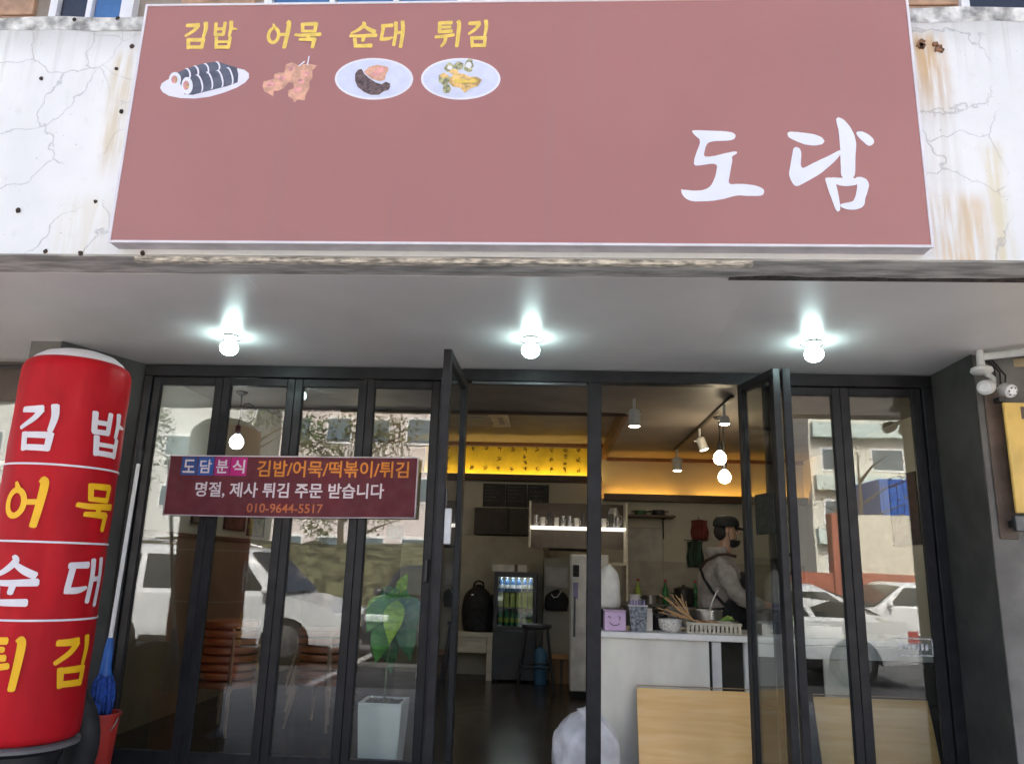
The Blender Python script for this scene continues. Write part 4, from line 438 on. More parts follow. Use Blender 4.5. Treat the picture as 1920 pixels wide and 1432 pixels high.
# upper storey set back behind the canopy
P('upper_wall', mat('mortar', (.30, .25, .20), .9), BD, lambda b: b.b2(-7, 7, .115, .4, 2.95, 8.7))
wins = [(-3.98, -3.42), (-2.25, -.75), (3.02, 3.9)]
tile_me = {}
z = 4.35
while z < 6.4:
    x = -6.0
    while x < 6.0:
        c = (x+.3, .1, z+.2)
        if not any(a-.31 < x+.3 < bb+.31 and 4.4 < z+.4 for a, bb in wins):
            if not tile_me: tl = MB().box(c, (.59, .05, .39), None, .006).build('stone_tile', 'stone_tile', BD); tile_me['m'] = (tl, c)
            else:
                q = tile_me['m'][0].copy(); COL.objects.link(q); q.location = Vector(c)-Vector(tile_me['m'][1])
        x += .6
    z += .4
for a, bb in wins:
    wn = P('window', 'white_paint', BD, lambda b: (b.b2(a-.06, a, .04, .12, 4.7, 6.6), b.b2(bb, bb+.06, .04, .12, 4.7, 6.6), b.b2(a-.06, bb+.06, .041, .119, 4.62, 4.7)))
    n = 3 if bb-a > 1 else (2 if a < 0 else 1)
    for k in range(n):
        x0 = a+(bb-a)*k/n; x1 = a+(bb-a)*(k+1)/n
        P('pane', mat('pane_blue' if (-3 < a < 0 or (k and a < 0)) else 'pane_dark', (.06, .16, .36) if (-3 < a < 0 or (k and a < 0)) else (.03, .035, .05), .12, var=.1), wn, lambda b: b.b2(x0+.01, x1-.05, .08, .10, 4.71, 6.6))
        P('mullion', 'white_paint', wn, lambda b: b.b2(x1-.045, x1-.004, .05, .11, 4.71, 6.6))
# holes, bolts and old fixings left in the fascia
def px_hole(x, z, r=.010):
    b = MB(); b.lathe([(r*.2, -.002), (r, -.002), (r*1.15, .004), (r*.9, .012)], (0, 0, 0), 9, axis='y')
    for v in b.bm.verts: v.co = Vector((v.co.x*random.uniform(.8, 1.2)+x, -1.8-v.co.y*.5-.001, v.co.z*random.uniform(.8, 1.25)+z))
    b.build('anchor_hole', mat('rusty_hole', (.05, .032, .022), .9, var=.5, vs=50), BD)
for x, z in HOLES: px_hole(x, z, random.uniform(.008, .012))
mat('rust_plaster', (.30, .16, .09), .9, var=.5, vs=40, bump=.8, bs=60)
for _ in range(9): MB().box((1.70+random.uniform(-.05, .06), -1.803, 3.80+random.uniform(-.03, .02)), (random.uniform(.015, .04), .02, random.uniform(.01, .03)), Matrix.Rotation(random.uniform(-.8, .8), 3, 'Y'), .003).build('broken_fixing', 'rust_plaster', BD)

# ================================================================ the big sign box
SG = thing('shop_signboard', 'wide maroon box sign over the entrance with large white brush letters', 'sign', (-.21, -1.8, 2.755))
SX0, SX1, SZ0, SZ1, SY = -2.013, 1.594, 2.755, 3.998, -1.882
P('box', 'sign_side', SG, lambda b: b.b2(SX0+.004, SX1-.004, SY+.004, -1.802, SZ0+.004, SZ1-.004))
P('face', 'sign_face', SG, lambda b: b.b2(SX0+.012, SX1-.012, SY-.002, SY+.0035, SZ0+.012, SZ1-.012))
for q in ((SX0, SX0+.0115, SZ0, SZ1), (SX1-.0115, SX1, SZ0, SZ1), (SX0+.012, SX1-.012, SZ0, SZ0+.0115), (SX0+.012, SX1-.012, SZ1-.0115, SZ1)):
    P('edge_trim', 'sign_edge', SG, lambda b: b.b2(q[0], q[1], SY-.006, SY+.0038, q[2], q[3], .001))
for w_ in SIGNW:
    def wordfn(b):
        for k, (ch, x0, x1, z0, z1) in enumerate(w_):
            glyph(b, ch, lambda u, v, si: (x0+(x1-x0)*u, SY-.0028-.00025*si, z0+(z1-z0)*v))
    P('lettering', 'print_yellow', SG, wordfn)
for ch in SIGND:
    b = MB()
    for i, p in enumerate(ch): b.poly([(x, SY-.003-.0004*i, z) for x, z in p])
    b.build('lettering', 'print_white', SG)
for dish in DISH:
    root = None
    for i, (m_, polys) in enumerate(dish):
        for j, p in enumerate(polys):
            o = MB().poly([(x, SY-.0028-.0009*i-.00002*j, z) for x, z in p]).build('printed_shape' if root else 'food_picture', m_, root or SG); root = root or o

# ================================================================ folding glass front
DF = thing('shopfront_frame', 'dark charcoal metal door frame with header and posts across the shopfront', 'door frame', (0, 0, FL))
P('header', 'charcoal_metal', DF, lambda b: b.b2(-2.789, 2.429, -.045, .048, 2.587, 2.664, .003))
P('track_rail', mat('grey_metal', (.10, .105, .11), .35, .6), DF, lambda b: b.b2(-.55, .215, -.03, .02, 2.568, 2.5865, .002))
for x0, x1 in ((-2.789, -2.738), (2.366, 2.429), (-.760, -.685), (-.680, -.580), (.221, .309)):
    P('post', 'charcoal_metal', DF, lambda b: b.b2(x0, x1, -.044, .047, FL+.03, 2.586, .003))
P('threshold', 'grey_metal', DF, lambda b: b.b2(-2.789, 2.429, -.06, .055, FL-.05, FL+.029, .003))
LB, LT = .135, 2.583
def leaf(name, label, hx, hy, ang, wd, sw=.053, top=.053, bot=.10, group='folding glass door leaves', handle=None):
    t = thing(name, label, 'glass door', (hx, hy, LB), group)
    m = 'charcoal_metal'; o = Vector((hx, hy, 0))
    def bb(x0, x1, y0, y1, z0, z1, bev=.003): return lambda b: b.b2(hx+x0, hx+x1, hy+y0, hy+y1, z0, z1, bev)
    P('stile', m, t, bb(.001, sw, -.0225, .0225, LB, LT)); P('stile', m, t, bb(wd-sw, wd-.001, -.0225, .0225, LB, LT))
    P('rail', m, t, bb(sw+.0005, wd-sw-.0005, -.022, .022, LT-top, LT)); P('rail', m, t, bb(sw+.0005, wd-sw-.0005, -.022, .022, LB, LB+bot))
    P('glass', 'pane', t, bb(sw-.006, wd-sw+.006, -.004, .004, LB+bot-.006, LT-top+.006, 0))
    P('gasket', 'rubber', t, lambda b: (b.b2(hx+sw-.001, hx+sw+.006, hy-.012, hy-.0045, LB+bot, LT-top), b.b2(hx+wd-sw-.006, hx+wd-sw+.001, hy-.012, hy-.0045, LB+bot, LT-top)))
    if handle:
        hxx, hz, hl, hm = handle
        P('handle', hm, t, lambda b: (b.b2(hx+hxx-.011, hx+hxx+.011, hy-.06, hy-.035, hz-hl/2, hz+hl/2, .004), b.b2(hx+hxx-.008, hx+hxx+.008, hy-.036, hy-.022, hz-hl/2+.01, hz-hl/2+.03), b.b2(hx+hxx-.008, hx+hxx+.008, hy-.036, hy-.022, hz+hl/2-.03, hz+hl/2-.01)))
    t.rotation_euler.z = ang
    return t
E4 = [-2.737, -2.249, -1.750, -1.257, -.762]
lab = ['closed glass door leaf beside the charcoal pillar, mop leaning next to it', 'closed glass door leaf under the blue squares of the maroon banner', 'closed glass door leaf under the middle of the maroon banner', 'closed glass door leaf in front of the white planter']
for i in range(4):
    lf_ = leaf('folding_door_leaf', lab[i], E4[i], 0, 0, E4[i+1]-E4[i], handle=((E4[i+1]-E4[i])-.028, 1.35, .14, 'black_plastic') if i == 3 else None)
MB().b2(-1.06, -.95, .0048, .0062, 1.54, 1.63).build('teal_sticker', mat('teal', (.02, .10, .10), .6, var=.4, vs=30), lf_)
dl = leaf('swing_door_leaf', 'glass entrance door swung fully open towards the pavement', -.600, -.02, rad(-90.6), .80, .055, .06, .12, None)
P('handle', mat('pale_grip', (.62, .64, .64), .4), dl, lambda b: (b.b2(.13, .155, -.075, -.05, 1.50, 1.72, .008, 2), b.b2(.133, .152, -.052, -.022, 1.52, 1.55), b.b2(.133, .152, -.052, -.022, 1.67, 1.70))) if False else None
b = MB(); L0 = Vector((-.600, -.02, LB))
b.b2(L0.x+.762, L0.x+.79, L0.y+.024, L0.y+.062, 1.50, 1.69, .006, 2); b.build('handle', mat('pale_grip', (.66, .68, .68), .4), dl)
b = MB(); b.b2(L0.x+.765, L0.x+.787, L0.y+.024, L0.y+.034, 1.70, 1.80, .003); b.build('lock_plate', 'grey_metal', dl)
lfA = leaf('folding_door_leaf', 'folded glass door leaf of the stack beside the counter opening', 1.215, -.022, rad(-78.5), .489)
b = MB(); b.b2(1.215+.16, 1.215+.40, -.022-.012, -.022-.0055, 1.62, 1.86, .002); b.build('dark_plaque', mat('plaque', (.022, .028, .022), .6, var=.5, vs=25), lfA)
leaf('folding_door_leaf', 'folded glass door leaf tucked behind the open stack, next to the closed pair', 1.415, -.022, rad(-95.5), .489, handle=(.44, 1.45, .14, 'black_plastic'))
leaf('folding_door_leaf', 'closed glass door leaf next to the folded stack, wooden board behind it', 1.362, 0, 0, .489)
lf6 = leaf('folding_door_leaf', 'closed glass door leaf at the charcoal pillar under the security lamps', 1.851, 0, 0, .512, sw=.056)
stm = mat('sticker_line', (.55, .58, .60), .6, var=.25, vs=40)
for q in ((2.07, 2.30, 1.034, 1.040), (2.07, 2.30, .938, .944), (2.294, 2.30, .9445, 1.0335)): MB().b2(q[0], q[1], -.0062, -.0048, q[2], q[3]).build('sticker_border', stm, lf6)
for k in range(7): MB().b2(2.10+k*.026, 2.10+k*.026+random.uniform(.010, .018), -.0062, -.0048, .972, 1.006).build('sticker_mark', stm, lf6)

# ================================================================ maroon banner on the glass
BN = thing('shop_banner', 'maroon vinyl banner with orange and white lettering hung across the door leaves', 'banner', (-1.70, -.066, 1.857))
BW, BH = 1.655, .392
def BP(u, v, k=0):      # u 0..1 from the left, v 0..1 from the bottom, k layers off the cloth
    x = -1.70+(u-.5)*BW; z = 1.857+(v-.5)*BH+(u-.5)*.020-.006*math.sin(u*math.pi)*(1-v)
    y = -.066-.004*math.sin(u*9.)*(1-v*.6)-.003*math.sin(u*23+v*2)-.0011*k
    return (x, y, z)
def clothfn(u0, u1, v0, v1, k, nu=48, nv=6): return lambda b: b.grid([[BP(u0+(u1-u0)*i/nu, v0+(v1-v0)*j/nv, k) for i in range(nu+1)] for j in range(nv+1)])
cl_ = P('cloth', 'banner_white', BN, clothfn(0, 1, 0, 1, 0), 180)
md = cl_.modifiers.new('thickness', 'SOLIDIFY'); md.thickness = .0015; md.offset = 1
P('print_field', 'banner_cloth', BN, clothfn(.005, .995, .018, .982, 1.5), 180)
def zu(x): return (x-135)/1671
def zv(y, x=900): return 1-(y-92-14*(x-135)/1671)/404
for (x0, x1, m_, ch) in ((222, 328, 'banner_deep_blue', '도'), (334, 441, 'banner_blue', '담'), (447, 553, 'banner_plum', '분'), (558, 666, 'banner_magenta', '식')):
    sq = P('letter_square', m_, BN, clothfn(zu(x0), zu(x1), zv(234), zv(110), 3, 4, 4))
    b = MB(); text_into(b, ch, lambda u, v: BP(zu(x0+13)+(zu(x1-13)-zu(x0+13))*u, zv(218)+(zv(128)-zv(218))*v, 4.5), .018); b.build('lettering', 'banner_white', sq)
for body, x0, x1, y0, y1, m_, bold in (('김밥/어묵/떡볶이/튀김', 735, 1745, 238, 128, 'banner_orange', .016), ('명절, 제사 튀김 주문 받습니다', 335, 1592, 380, 276, 'banner_white', .02), ('010-9644-5517', 695, 1197, 472, 412, 'banner_dull_orange', .012)):
    b = MB(); text_into(b, body, lambda u, v: BP(zu(x0)+(zu(x1)-zu(x0))*u, zv(y0)+(zv(y1)-zv(y0))*v, 3), bold); b.build('lettering', m_, BN)

# ================================================================ red column sign
CX, CY, CR = -2.63, -1.0, .268
CO = thing('column_sign', 'tall red inflatable cylinder sign with white and yellow lettering', 'sign', (CX, CY, 0))
prof = [(CR-.02, .50), (CR-.004, .515), (CR, .54)]+[(CR+.0015*math.sin(k*1.9), .54+k*.1) for k in range(1, 18)]+[(CR, 2.33), (CR-.002, 2.36), (CR-.016, 2.392), (CR-.04, 2.408)]
P('body', 'column_red', CO, lambda b: b.lathe(prof, (CX, CY, 0), 56), 50)
P('top_cap', 'column_white', CO, lambda b: b.lathe([(CR-.0385, 2.4075), (CR-.05, 2.425), (CR-.09, 2.455), (CR-.15, 2.475), (.02, 2.482)], (CX, CY, 0), 48), 60)
c0 = Vector((-CX, -5-CY, 0)).normalized(); rv = Vector((-c0.y, c0.x, 0))
if rv.x < 0: rv = -rv
def onc(a, z, k=0):
    r = CR+.0045+.0004*k
    return Vector((CX, CY, z))+r*(math.cos(a)*c0+math.sin(a)*rv)
for r_, (pair, m_) in enumerate((('김밥', 'column_white'), ('어묵', 'column_yellow'), ('순대', 'column_white'), ('튀김', 'column_yellow'))):
    zc = COLR[r_]
    for ch, a0 in zip(pair, (-30, 43)):
        b = MB(); hw = rad(25)
        glyph(b, ch, lambda u, v, si: onc(rad(a0)+(u-.5)*2*hw, zc+(v-.5)*.235, si), .98); b.build('lettering', m_, CO)
for z in COLL:
    P('ring_line', 'column_white', CO, lambda b: b.lathe([(CR+.002, z-.005), (CR+.0042, z-.005), (CR+.0042, z+.005), (CR+.002, z+.005)], (CX, CY, 0), 56, close=False))
P('blower_base', 'black_plastic', CO, lambda b: b.lathe([(.20, .0), (.235, .02), (.235, .12), (.19, .16), (.19, .44), (CR-.03, .47), (CR-.03, .499)], (CX, CY, 0), 32), 40)
P('base_ring', mat('grey_plastic', (.16, .15, .15), .5), CO, lambda b: b.lathe([(CR-.028, .47), (CR+.006, .472), (CR+.006, .488), (CR-.028, .498)], (CX, CY, 0), 40, close=False), 40)

# tyre, mop, bucket
TY = thing('tyre', 'black rubber tyre standing behind the red column sign', 'tyre', (-2.81, -.66, 0))
def tor(b, R, r, sx=1, n=40, m=12, c=(-2.81, -.66, .40)):
    rows = []
    for i in range(n+1):
        a = 2*math.pi*i/n; rows.append([(c[0]+(R+r*math.cos(k*2*math.pi/m))*math.cos(a), c[1]+sx*r*math.sin(k*2*math.pi/m), c[2]+(R+r*math.cos(k*2*math.pi/m))*math.sin(a)) for k in range(m+1)])
    b.grid(rows); bmesh.ops.remove_doubles(b.bm, verts=b.bm.verts[:], dist=.0005)
P('tread', 'rubber', TY, lambda b: tor(b, .31, .09, .8), 180)
P('hub_disc', 'black_plastic', TY, lambda b: b.cyl((-2.81, -.675, .40), (-2.81, -.645, .40), .20, n=28), 40)
P('rim', 'charcoal_metal', TY, lambda b: (tor(b, .215, .018), b.cyl((-2.81, -.69, .40), (-2.81, -.63, .40), .04), [b.cyl((-2.81, -.66, .40), (-2.81+.215*math.cos(a), -.66, .40+.215*math.sin(a)), .009, n=8) for a in (0, 1.047, 2.094, 3.142, 4.189, 5.236)]))
BK = thing('bucket', 'red plastic bucket holding the blue mop', 'bucket', (-2.565, -.40, 0))
P('pail', mat('red_plastic', (.40, .028, .02), .4, var=.12), BK, lambda b: b.lathe([(.068, .0), (.072, .005), (.104, .50), (.111, .50), (.111, .515), (.100, .515), (.066, .02), (.01, .02)], (-2.565, -.40, 0), 28), 40)
P('handle', 'grey_metal', BK, lambda b: b.tube([(-2.565+.110*math.cos(a), -.40-.05*math.sin(a)-.01, .49-.11*math.sin(a)) for a in [math.pi*i/12 for i in range(13)]], .004, 6))
MO = thing('mop', 'blue string mop with white pole leaning on the charcoal pillar', 'mop', (-2.555, -.40, .45))
p0, p1 = Vector((-2.572, -.40, .86)), Vector((-2.660, -.20, 2.02))
P('pole', 'white_paint', MO, lambda b: b.cyl(p0, p1, .0125, n=12), 60)
P('pole_cap', 'black_plastic', MO, lambda b: b.tube([p1-(p1-p0).normalized()*.06, p1+(p1-p0).normalized()*.03], [.016, .018], 12), 60)
P('clamp', mat('blue_plastic', (.02, .12, .45), .4), MO, lambda b: b.tube([p0+(p1-p0)*.05, p0, p0+Vector((.003, -.01, -.1)), p0+Vector((.008, -.012, -.15))], [.017, .024, .03, .036], 12), 60)
mb_ = mat('mop_string', (.02, .075, .36), .9, var=.35, vs=40)
for i in range(46):
    a = random.uniform(0, 2*math.pi); rr = random.uniform(.012, .056); c = p0+Vector((.008, -.012, -.13))
    e = Vector((math.cos(a)*rr, math.sin(a)*rr*.9, 0)); ln = random.uniform(.20, .30)
    b = MB(); b.tube([c+e*.5, c+e*1.1+Vector((0, 0, -.06)), c+e*1.25+Vector((.004, 0, -ln*.6)), c+e*1.05+Vector((.006, 0, -ln))], [.008, .010, .009, .006], 6); b.build('mop_string', mb_, MO, smooth=180)

# ================================================================ lamps under the soffit
def soffit_lamp(x, y, zs, label):
    t = thing('soffit_lamp', label, 'lamp', (x, y, zs), 'bare bulbs under the soffit')
    P('ceiling_plate', 'white_paint', t, lambda b: b.lathe([(.045, zs), (.047, zs-.006), (.035, zs-.014), (.02, zs-.016)], (x, y, 0), 20), 40)
    for k in range(3):
        a = k*2.094+.5
        P('bracket_arm', mat('wire_grey', (.18, .18, .18), .4, .8), t, lambda b: b.tube([(x+.075*math.cos(a), y+.075*math.sin(a), zs-.004), (x+.055*math.cos(a), y+.055*math.sin(a), zs-.018), (x+.02*math.cos(a), y+.02*math.sin(a), zs-.026)], .0035, 6))
    P('socket', 'white_paint', t, lambda b: b.lathe([(.018, zs-.015), (.02, zs-.022), (.022, zs-.029), (.016, zs-.030)], (x, y, 0), 16), 40)
    P('bulb', emit('bulb_cool', (.72, 1.0, .98), 7), t, lambda b: b.lathe([(.016, zs-.0305), (.028, zs-.034), (.046, zs-.048), (.054, zs-.068), (.050, zs-.090), (.035, zs-.108), (.014, zs-.116), (.002, zs-.117)], (x, y, 0), 24), 60)
soffit_lamp(-1.95, -.66, 2.6875, 'bare round bulb under the soffit, on the column sign side')
soffit_lamp(-.142, -.69, 2.689, 'bare round bulb under the soffit over the open doorway')
soffit_lamp(1.475, -.69, 2.689, 'bare round bulb under the soffit over the folded door stack')

# ================================================================ security lamps, conduit and yellow panel on the pillar
SL = thing('security_lamps', 'white twin security lamps with cables at the pillar head', 'lamp', (2.47, -.50, 2.6))
wp = mat('aged_white', (.62, .62, .60), .45, var=.12)
P('base', wp, SL, lambda b: (b.lathe([(.02, 2.69), (.022, 2.60), (.055, 2.585), (.06, 2.565), (.045, 2.55), (.01, 2.545)], (2.465, -.56, 0), 20)), 40)
P('arm', wp, SL, lambda b: b.tube([(2.48, -.55, 2.565), (2.52, -.57, 2.52), (2.50, -.60, 2.48), (2.455, -.62, 2.465)], .016, 10), 60)
def lamp_head(c, d, r, name, face):
    d = Vector(d).normalized(); c = Vector(c)
    P(name, wp, SL, lambda b: b.tube([c, c+d*.03, c+d*.07, c+d*.085], [.022, .04, r, r*.98], 20), 40)
    f = SL.children[-1]
    P('lens', face, f, lambda b: b.tube([c+d*.0852, c+d*.098], [r*.86, r*.55], 18), 40)
lens = mat('lens', (.75, .76, .76), .2, var=.1)
lamp_head((2.475, -.615, 2.465), (-.75, -.6, -.25), .042, 'lamp_head', lens)
lamp_head((2.535, -.60, 2.455), (.15, -.85, -.35), .038, 'lamp_head', lens)
for k in range(6):
    a = k*math.pi/3; d = Vector((.15, -.85, -.35)).normalized(); X = d.cross(Vector((0, 0, 1))).normalized(); Y = X.cross(d)
    q = Vector((2.535, -.60, 2.455))+d*.094+(X*math.cos(a)+Y*math.sin(a))*.021
    P('led', 'rubber', SL, lambda b: b.sph(q, .0055, 8, 6))
for k in range(3):
    P('cable', 'rubber', SL, lambda b: b.tube([(2.50+.02*k, -.52, 2.66), (2.53+.03*k, -.57, 2.58-.02*k), (2.54+.02*k, -.56, 2.50-.03*k), (2.50+.03*k, -.57, 2.46+.02*k)], .005, 6), 180)
CN = P('conduit_pipe', wp, None, lambda b: b.tube([(2.475, -.55, 2.655), (2.60, -.63, 2.655), (3.4, -1.15, 2.655)], .022, 12), 60); tag(CN, 'white plastic conduit pipe running out along the soffit', 'pipe')
CP = P('timber_batten', woodmat('pale_timber', (.38, .29, .17), (.50, .40, .24), 'x'), None, lambda b: b.box((2.95, -.62, 2.64), (.6, .05, .05), Matrix.Rotation(rad(-34), 3, 'Z'), .003)); tag(CP, 'pale timber batten under the soffit beside the security lamps', 'batten')
YP = thing('yellow_panel', 'yellow hanging sign panel on the grey pillar', 'sign', (2.80, -.5, 1.7))
P('board', mat('panel_yellow', (.72, .48, .12), .5, var=.1), YP, lambda b: b.b2(2.565, 3.1, -.56, -.54, 1.76, 2.385, .004))
P('clamp', 'grey_metal', YP, lambda b: b.b2(2.545, 2.60, -.575, -.535, 1.66, 1.745, .004)); P('bottom_rail', 'grey_metal', YP, lambda b: b.b2(2.601, 3.1, -.565, -.54, 1.70, 1.745, .003))
P('bracket', 'black_plastic', YP, lambda b: b.b2(2.55, 2.59, -.55, -.483, 2.39, 2.42, .003)); P('bracket', 'black_plastic', YP, lambda b: b.b2(2.55, 2.59, -.534, -.483, 1.68, 1.72, .003))
P('mark', 'brown_strip', YP, lambda b: b.b2(2.655, 2.72, -.5625, -.5605, 2.29, 2.36))

# neighbouring shopfront, glimpsed past the column
NB = thing('neighbour_shopfront', 'dim neighbouring glass shopfront beyond the red column sign', 'shopfront', (-4.5, 0, 0))
P('header', mat('brown_metal', (.09, .065, .05), .5), NB, lambda b: b.b2(-5.8, -3.31, -.03, .03, 2.40, 2.70, .003)); P('sill', 'brown_metal', NB, lambda b: b.b2(-5.8, -3.31, -.03, .03, .0, .25, .003))
for x in (-3.42, -4.1, -4.9, -5.7): P('mullion', 'brown_metal', NB, lambda b: b.b2(x, x+.07, -.031, .031, .25, 2.40, .003))
for x0, x1 in ((-4.03, -3.42), (-4.83, -4.1), (-5.63, -4.9)): P('glass', 'pane', NB, lambda b: b.b2(x0, x1, -.004, .004, .25, 2.40))
P('back_board', mat('dim_green', (.16, .18, .15), .8), NB, lambda b: b.b2(-5.8, -3.31, .9, .95, 0, 3.0))
P('shelf', 'white_paint', NB, lambda b: b.b2(-5.6, -3.6, .6, .88, 2.03, 2.06)); P('shelf', 'white_paint', NB, lambda b: b.b2(-5.6, -3.6, .6, .88, 1.60, 1.63))
P('conduit', 'rubber', NB, lambda b: b.tube([(-5.8, -.1, 2.62), (-4.6, -.1, 2.60), (-3.3, -.1, 2.63)], .012, 8))

# ================================================================ inside: ledges with amber light, menu band, boards
amber = emit('amber_strip', (1, .47, .06), 8)
wl = woodmat('ledge_wood', (.045, .022, .012), (.075, .036, .018), 'x')
def ledge(x0, x1, z0, z1, label, runs, strip):
    t = thing('light_ledge', label, 'ledge', ((x0+x1)/2, 5.2, z0))
    P('shelf_board', wl, t, lambda b: b.b2(x0, x1, 5.04, 5.198, z0, z0+.02)); P('front_lip', wl, t, lambda b: b.b2(x0, x1, 5.015, 5.039, z0, z1, .002))
    for a, c in runs: P('light_strip', strip, t, lambda b: b.b2(a, c, 5.085, 5.105, z0+.021, z0+.032))
ledge(-1.75, .63, 2.47, 2.55, 'dark wooden light ledge under the yellow menu band', [(-1.7, .6)], emit('yellow_strip', (1, .68, .20), 6.5))
ledge(.66, 3.24, 2.25, 2.335, 'dark wooden light ledge along the cream kitchen wall', [(.70, 1.62), (1.82, 3.2)], amber)
MN = thing('menu_band', 'long yellow paper menu band with columns of dark handwriting', 'menu', (-.5, 5.19, 2.56))
P('paper', mat('menu_yellow', (.78, .60, .05), .7, var=.12, vs=4), MN, lambda b: b.b2(-1.72, .62, 5.188, 5.196, 2.575, 2.935))
for c in range(13):
    x = -1.62+c*.178+random.uniform(-.012, .012); n = random.choice((2, 3, 3, 4)); zz = 2.90
    for k in range(n):
        b = MB(); zc = 2.905-k*(.26/max(n-1, 1))
        for s_ in range(6):
            a = random.choice((0, 0, 1.57, 1.57, .7, 2.3)); l = random.uniform(.012, .028); cx_, cz_ = x+random.uniform(-.020, .020), zc+random.uniform(-.022, .022)
            dx, dz = math.cos(a)*l, math.sin(a)*l; nx, nz = -math.sin(a)*.0032, math.cos(a)*.0032; y = 5.1865-.0004*s_
            b.poly([(cx_-dx-nx, y, cz_-dz-nz), (cx_+dx-nx, y, cz_+dz-nz), (cx_+dx+nx, y, cz_+dz+nz), (cx_-dx+nx, y, cz_-dz+nz)])
        b.build('handwriting', mat('ink', (.05, .03, .02), .8), MN)
chk = mat('chalkboard', (.022, .021, .020), .6, var=.4, vs=30)
frm = mat('frame_black', (.02, .018, .016), .5)
def wallboard(name, label, cat, x0, x1, z0, z1, y, m_, fm=frm, group=None, lines=0):
    t = thing(name, label, cat, ((x0+x1)/2, y, z0), group)
    P('board', m_, t, lambda b: b.b2(x0+.012, x1-.012, y-.012, y-.002, z0+.012, z1-.012))
    P('frame', fm, t, lambda b: (b.b2(x0, x0+.012, y-.02, y-.002, z0, z1), b.b2(x1-.012, x1, y-.02, y-.002, z0, z1), b.b2(x0+.012, x1-.012, y-.0195, y-.002, z0, z0+.0115), b.b2(x0+.012, x1-.012, y-.0195, y-.002, z1-.0115, z1)))
    for k in range(lines):
        zz = z1-.04-k*(z1-z0-.07)/max(lines, 1)
        P('chalk_line', mat('chalk', (.20, .20, .19), .9, var=.5, vs=90), t, lambda b: [b.poly([(x0+.03+j*.03, y-.0125, zz), (x0+.03+j*.03+random.uniform(.01, .024), y-.0125, zz+random.uniform(-.003, .003)), (x0+.03+j*.03+random.uniform(.01, .024), y-.0125, zz+.008), (x0+.03+j*.03, y-.0125, zz+.008)]) for j in range(int((x1-x0-.06)/.03*random.uniform(.6, 1)))])
wallboard('chalkboard', 'small dark chalkboard under the ledge, on the backpack side', 'chalkboard', -.92, -.63, 2.14, 2.44, 5.2, chk, lines=5)
wallboard('chalkboard', 'small dark chalkboard under the ledge, middle one of the row', 'chalkboard', -.62, -.34, 2.14, 2.44, 5.2, chk, lines=5)
wallboard('chalkboard', 'small dark chalkboard under the ledge, on the cup shelf side', 'chalkboard', -.33, -.05, 2.14, 2.44, 5.2, chk, lines=4)
# tray ceiling air conditioner
AC = thing('air_conditioner', 'cream ceiling cassette air conditioner above the dining area', 'air conditioner', (-.95, 3.3, 2.9))
P('panel', mat('ac_cream', (.62, .56, .46), .5), AC, lambda b: b.b2(-1.4, -.50, 2.95, 3.75, 2.945, 2.985, .01))
P('grille', mat('ac_grille', (.33, .30, .26), .6), AC, lambda b: b.b2(-1.22, -.68, 3.13, 3.57, 2.935, 2.944, .004))
for y0, y1, x0, x1 in ((3.0, 3.06, -1.2, -.7), (3.64, 3.70, -1.2, -.7), (3.15, 3.55, -1.35, -1.29), (3.15, 3.55, -.61, -.55)): P('louvre', 'ac_grille', AC, lambda b: b.b2(x0, x1, y0, y1, 2.938, 2.9445, .002))
# partition and pier
PT = P('partition', mat('partition_beige', (.40, .37, .28), .7, var=.06), None, lambda b: b.b2(-1.9, -.10, 4.86, 4.93, FL, 1.75, .004)); tag(PT, 'beige half-height partition behind the drinks fridge', 'partition')
struct(P('wall_pier', mwall, None, lambda b: b.b2(-.09, .22, 4.62, 5.19, FL, 1.50)))
DC = thing('niche_fill', 'dark brown box standing in for the dark niche above the beige partition', 'cabinet', (-.55, 5.1, 1.78))  # dark box with fronts, added in place of the dark niche over the partition
P('niche_block', mat('niche_brown', (.055, .042, .03), .6, var=.2), DC, lambda b: b.b2(-1.0, -.12, 4.98, 5.195, 1.77, 2.11, .003))
for x in (-.995, -.555): P('door', 'niche_brown', DC, lambda b: b.b2(x, x+.43, 4.962, 4.9795, 1.775, 2.105, .003))
